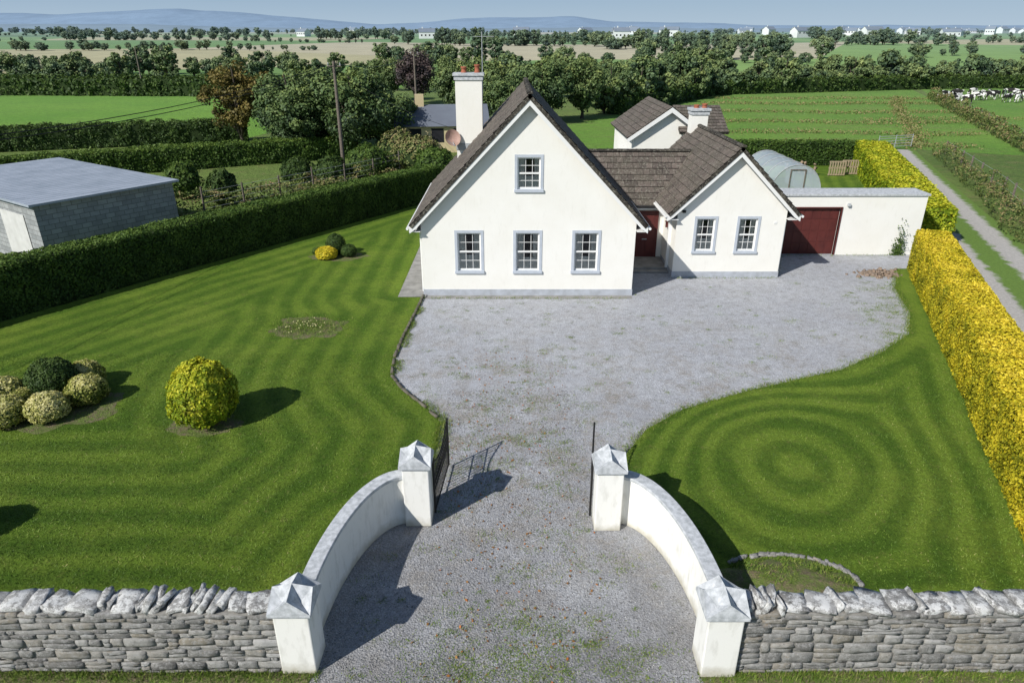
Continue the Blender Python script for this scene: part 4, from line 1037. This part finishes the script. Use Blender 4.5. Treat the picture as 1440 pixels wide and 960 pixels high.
for z in (.25,.5,.75,1.0,1.2): tube('bar_%d'%int(z*100),[(34.0,65.3,z),(37.8,66.6,z)],.025,MGALV,FG,6)
for t in (0,.5,1): tube('stile_%d'%int(t*10),[(34+3.8*t,65.3+1.3*t,.1),(34+3.8*t,65.3+1.3*t,1.3)],.03,MGALV,FG,6)

# distant buildings
def cottage(name,x,y,w_,d,hw,hr,rot,wm,rm,z=0.):
    e=bpy.data.objects.new(name,None); e.location=(x,y,z); e.rotation_euler=(0,0,rot); COL.objects.link(e)
    def ch(o): o.parent=e
    V,F=boxgeo(-w_/2,w_/2,-d/2,d/2,-3,hw); V+= [(-w_/2,0,hw+hr-.1),(w_/2,0,hw+hr-.1)]; F+=[(4,8,7),(5,6,9)]
    ch(mesh_obj('walls',V,F,wm)); o=.3
    V=[(-w_/2-o,-d/2-o,hw-.1),(w_/2+o,-d/2-o,hw-.1),(w_/2+o,0,hw+hr),(-w_/2-o,0,hw+hr),(w_/2+o,d/2+o,hw-.1),(-w_/2-o,d/2+o,hw-.1)]
    ch(mesh_obj('roof',V,[(0,1,2,3),(3,2,4,5)],rm))
    L=[(w_*(-.38+.25*i),w_*(-.38+.25*i)+1.1,-d/2-.03,-d/2+.02,.9,2.1) for i in range(4)]
    ch(boxes('windows',L,MDARK)); ch(boxes('chimney',[(-w_*.3,-w_*.3+.8,-.35,.35,hw+hr-.5,hw+hr+.9)],wm))
MFW=simple('far_render',(.82,.81,.77),(.74,.73,.69),.2,.9,0,haze=True); MFY=simple('far_render_cream',(.60,.50,.30),(.55,.45,.27),.2,.9,0); MFS=simple('far_slate',(.15,.17,.20),(.12,.13,.16),.3,.8,0,haze=True)
cottage('neighbour_bungalow',-6.6,67,8,6,2.4,1.5,.12,MFY,MFS)
for x,y,w_,hw_,ro,dz in HS: cottage('distant_house',x,y,w_,8,hw_,2.8,ro,MFW,MFS,TZ(x,y)+dz)

# hills
def hills(name,dist,prof,col,amp):
    V=[];F=[]; n=220
    xs=np.linspace(-dist*.95,dist*.95,n)
    for i,x in enumerate(xs):
        px=720+x/(dist*.96)*960
        y=np.interp(px,[p[0] for p in prof],[p[1] for p in prof])
        zt=9.75+dist*math.tan(math.atan((480-y)/960)-math.radians(24.13))*math.hypot(1,x/dist)*.97
        zt+=amp*noise.noise(Vector((x*.0012,dist,0)))+amp*.4*noise.noise(Vector((x*.005,dist,0)))
        for kk,(dy,f) in enumerate(((-dist*.22,0),(-dist*.12,.35),(-dist*.05,.75),(0,1),(dist*.1,.3))):
            V.append((x,dist+dy,max(-5,zt*f+(amp*.2*noise.noise(Vector((x*.001,kk*3.,1)))) if f else -5)))
    for i in range(n-1):
        for q in range(4): F.append((i*5+q,(i+1)*5+q,(i+1)*5+q+1,i*5+q+1))
    k=M(name+'_mat',1,.0); a=tuple(v*.88 for v in col)  # blue-grey hill colour has the distance haze painted in
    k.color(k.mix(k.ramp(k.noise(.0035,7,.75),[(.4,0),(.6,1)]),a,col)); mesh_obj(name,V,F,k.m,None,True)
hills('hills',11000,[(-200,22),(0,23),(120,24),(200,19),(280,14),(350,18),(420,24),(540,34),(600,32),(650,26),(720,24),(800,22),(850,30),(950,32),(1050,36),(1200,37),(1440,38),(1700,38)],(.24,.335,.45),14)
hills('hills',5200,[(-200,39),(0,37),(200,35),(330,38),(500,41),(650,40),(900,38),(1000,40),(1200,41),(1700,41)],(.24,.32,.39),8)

# ------------------------------------------------------------------ cows
def cow_mesh(graze):
    J=[((-.72,0,1.12),.27),((-.2,0,1.06),.35),((.42,0,1.08),.32),((.78,0,1.16),.2)]
    E=[(0,1),(1,2),(2,3)]
    def add(p,r,par): J.append((p,r)); E.append((par,len(J)-1)); return len(J)-1
    if graze: a=add((1.02,0,.78),.14,3); a=add((1.16,0,.42),.14,a); a=add((1.26,0,.14),.08,a)
    else: a=add((1.05,0,1.38),.15,3); a=add((1.3,0,1.42),.14,a); a=add((1.55,0,1.28),.08,a)
    for s in (-1,1):
        h_=add((-.70,s*.2,.82),.16,0); h_=add((-.62,s*.22,.66),.10,h_); h_=add((-.86,s*.2,.42),.06,h_); add((-.80,s*.2,.04),.055,h_)
        h_=add((.42,s*.18,.74),.12,2); h_=add((.46,s*.18,.42),.065,h_); add((.44,s*.18,.04),.055,h_)
    t=add((-1.02,0,1.16),.04,0); add((-1.08,0,.6),.03,t)
    me=bpy.data.meshes.new('cow_rig'); me.from_pydata([j[0] for j in J],E,[]); o=bpy.data.objects.new('cow_rig',me); COL.objects.link(o)
    m=o.modifiers.new('Skin','SKIN'); 
    for i,j in enumerate(J): me.skin_vertices[0].data[i].radius=(j[1],j[1])
    me.skin_vertices[0].data[0].use_root=True
    sb=o.modifiers.new('S','SUBSURF'); sb.levels=1; sb.render_levels=1
    dg=bpy.context.evaluated_depsgraph_get(); r=bpy.data.meshes.new_from_object(o.evaluated_get(dg)); bpy.data.objects.remove(o)
    bm=bmesh.new(); bm.from_mesh(r)
    hx,hz=(1.1,.62) if graze else (1.18,1.52)
    for s in (-1,1):
        q=[bm.verts.new(p) for p in ((hx,s*.1,hz),(hx-.05,s*.28,hz+.06),(hx+.05,s*.26,hz-.05))]; bm.faces.new(q)
    bm.to_mesh(r); bm.free(); return r
k=M('cow_hide',.8); tc=k.n.new('ShaderNodeTexCoord'); oi=k.n.new('ShaderNodeObjectInfo')
ad=k.n.new('ShaderNodeVectorMath'); ad.operation='ADD'; cb=k.n.new('ShaderNodeCombineXYZ'); k.l.new(k.math('MULTIPLY',oi.outputs['Random'],50.),cb.inputs[0])
k.l.new(tc.outputs['Object'],ad.inputs[0]); k.l.new(cb.outputs[0],ad.inputs[1])
k.color(k.ramp(k.noise(1.5,1,.4,vec=ad.outputs[0]),[(.50,(.02,.018,.018)),(.53,(.72,.70,.67))])); MCOW=k.m
cms=[cow_mesh(True),cow_mesh(False)]
for m_ in cms: m_.materials.clear(); m_.materials.append(MCOW)
rc=random.Random(3)
for i in range(20):
    o=bpy.data.objects.new('cow',cms[0 if rc.random()<.6 else 1]); y=rc.uniform(112,130)
    o.location=(.595*y+(i+.5)/20*.15*y+rc.uniform(-.8,.8),y,0); o.rotation_euler=(0,0,rc.choice([0,3.14])+rc.uniform(-.9,.9)); o.scale=(1.,)*3; COL.objects.link(o)
print('objects',len(bpy.data.objects))
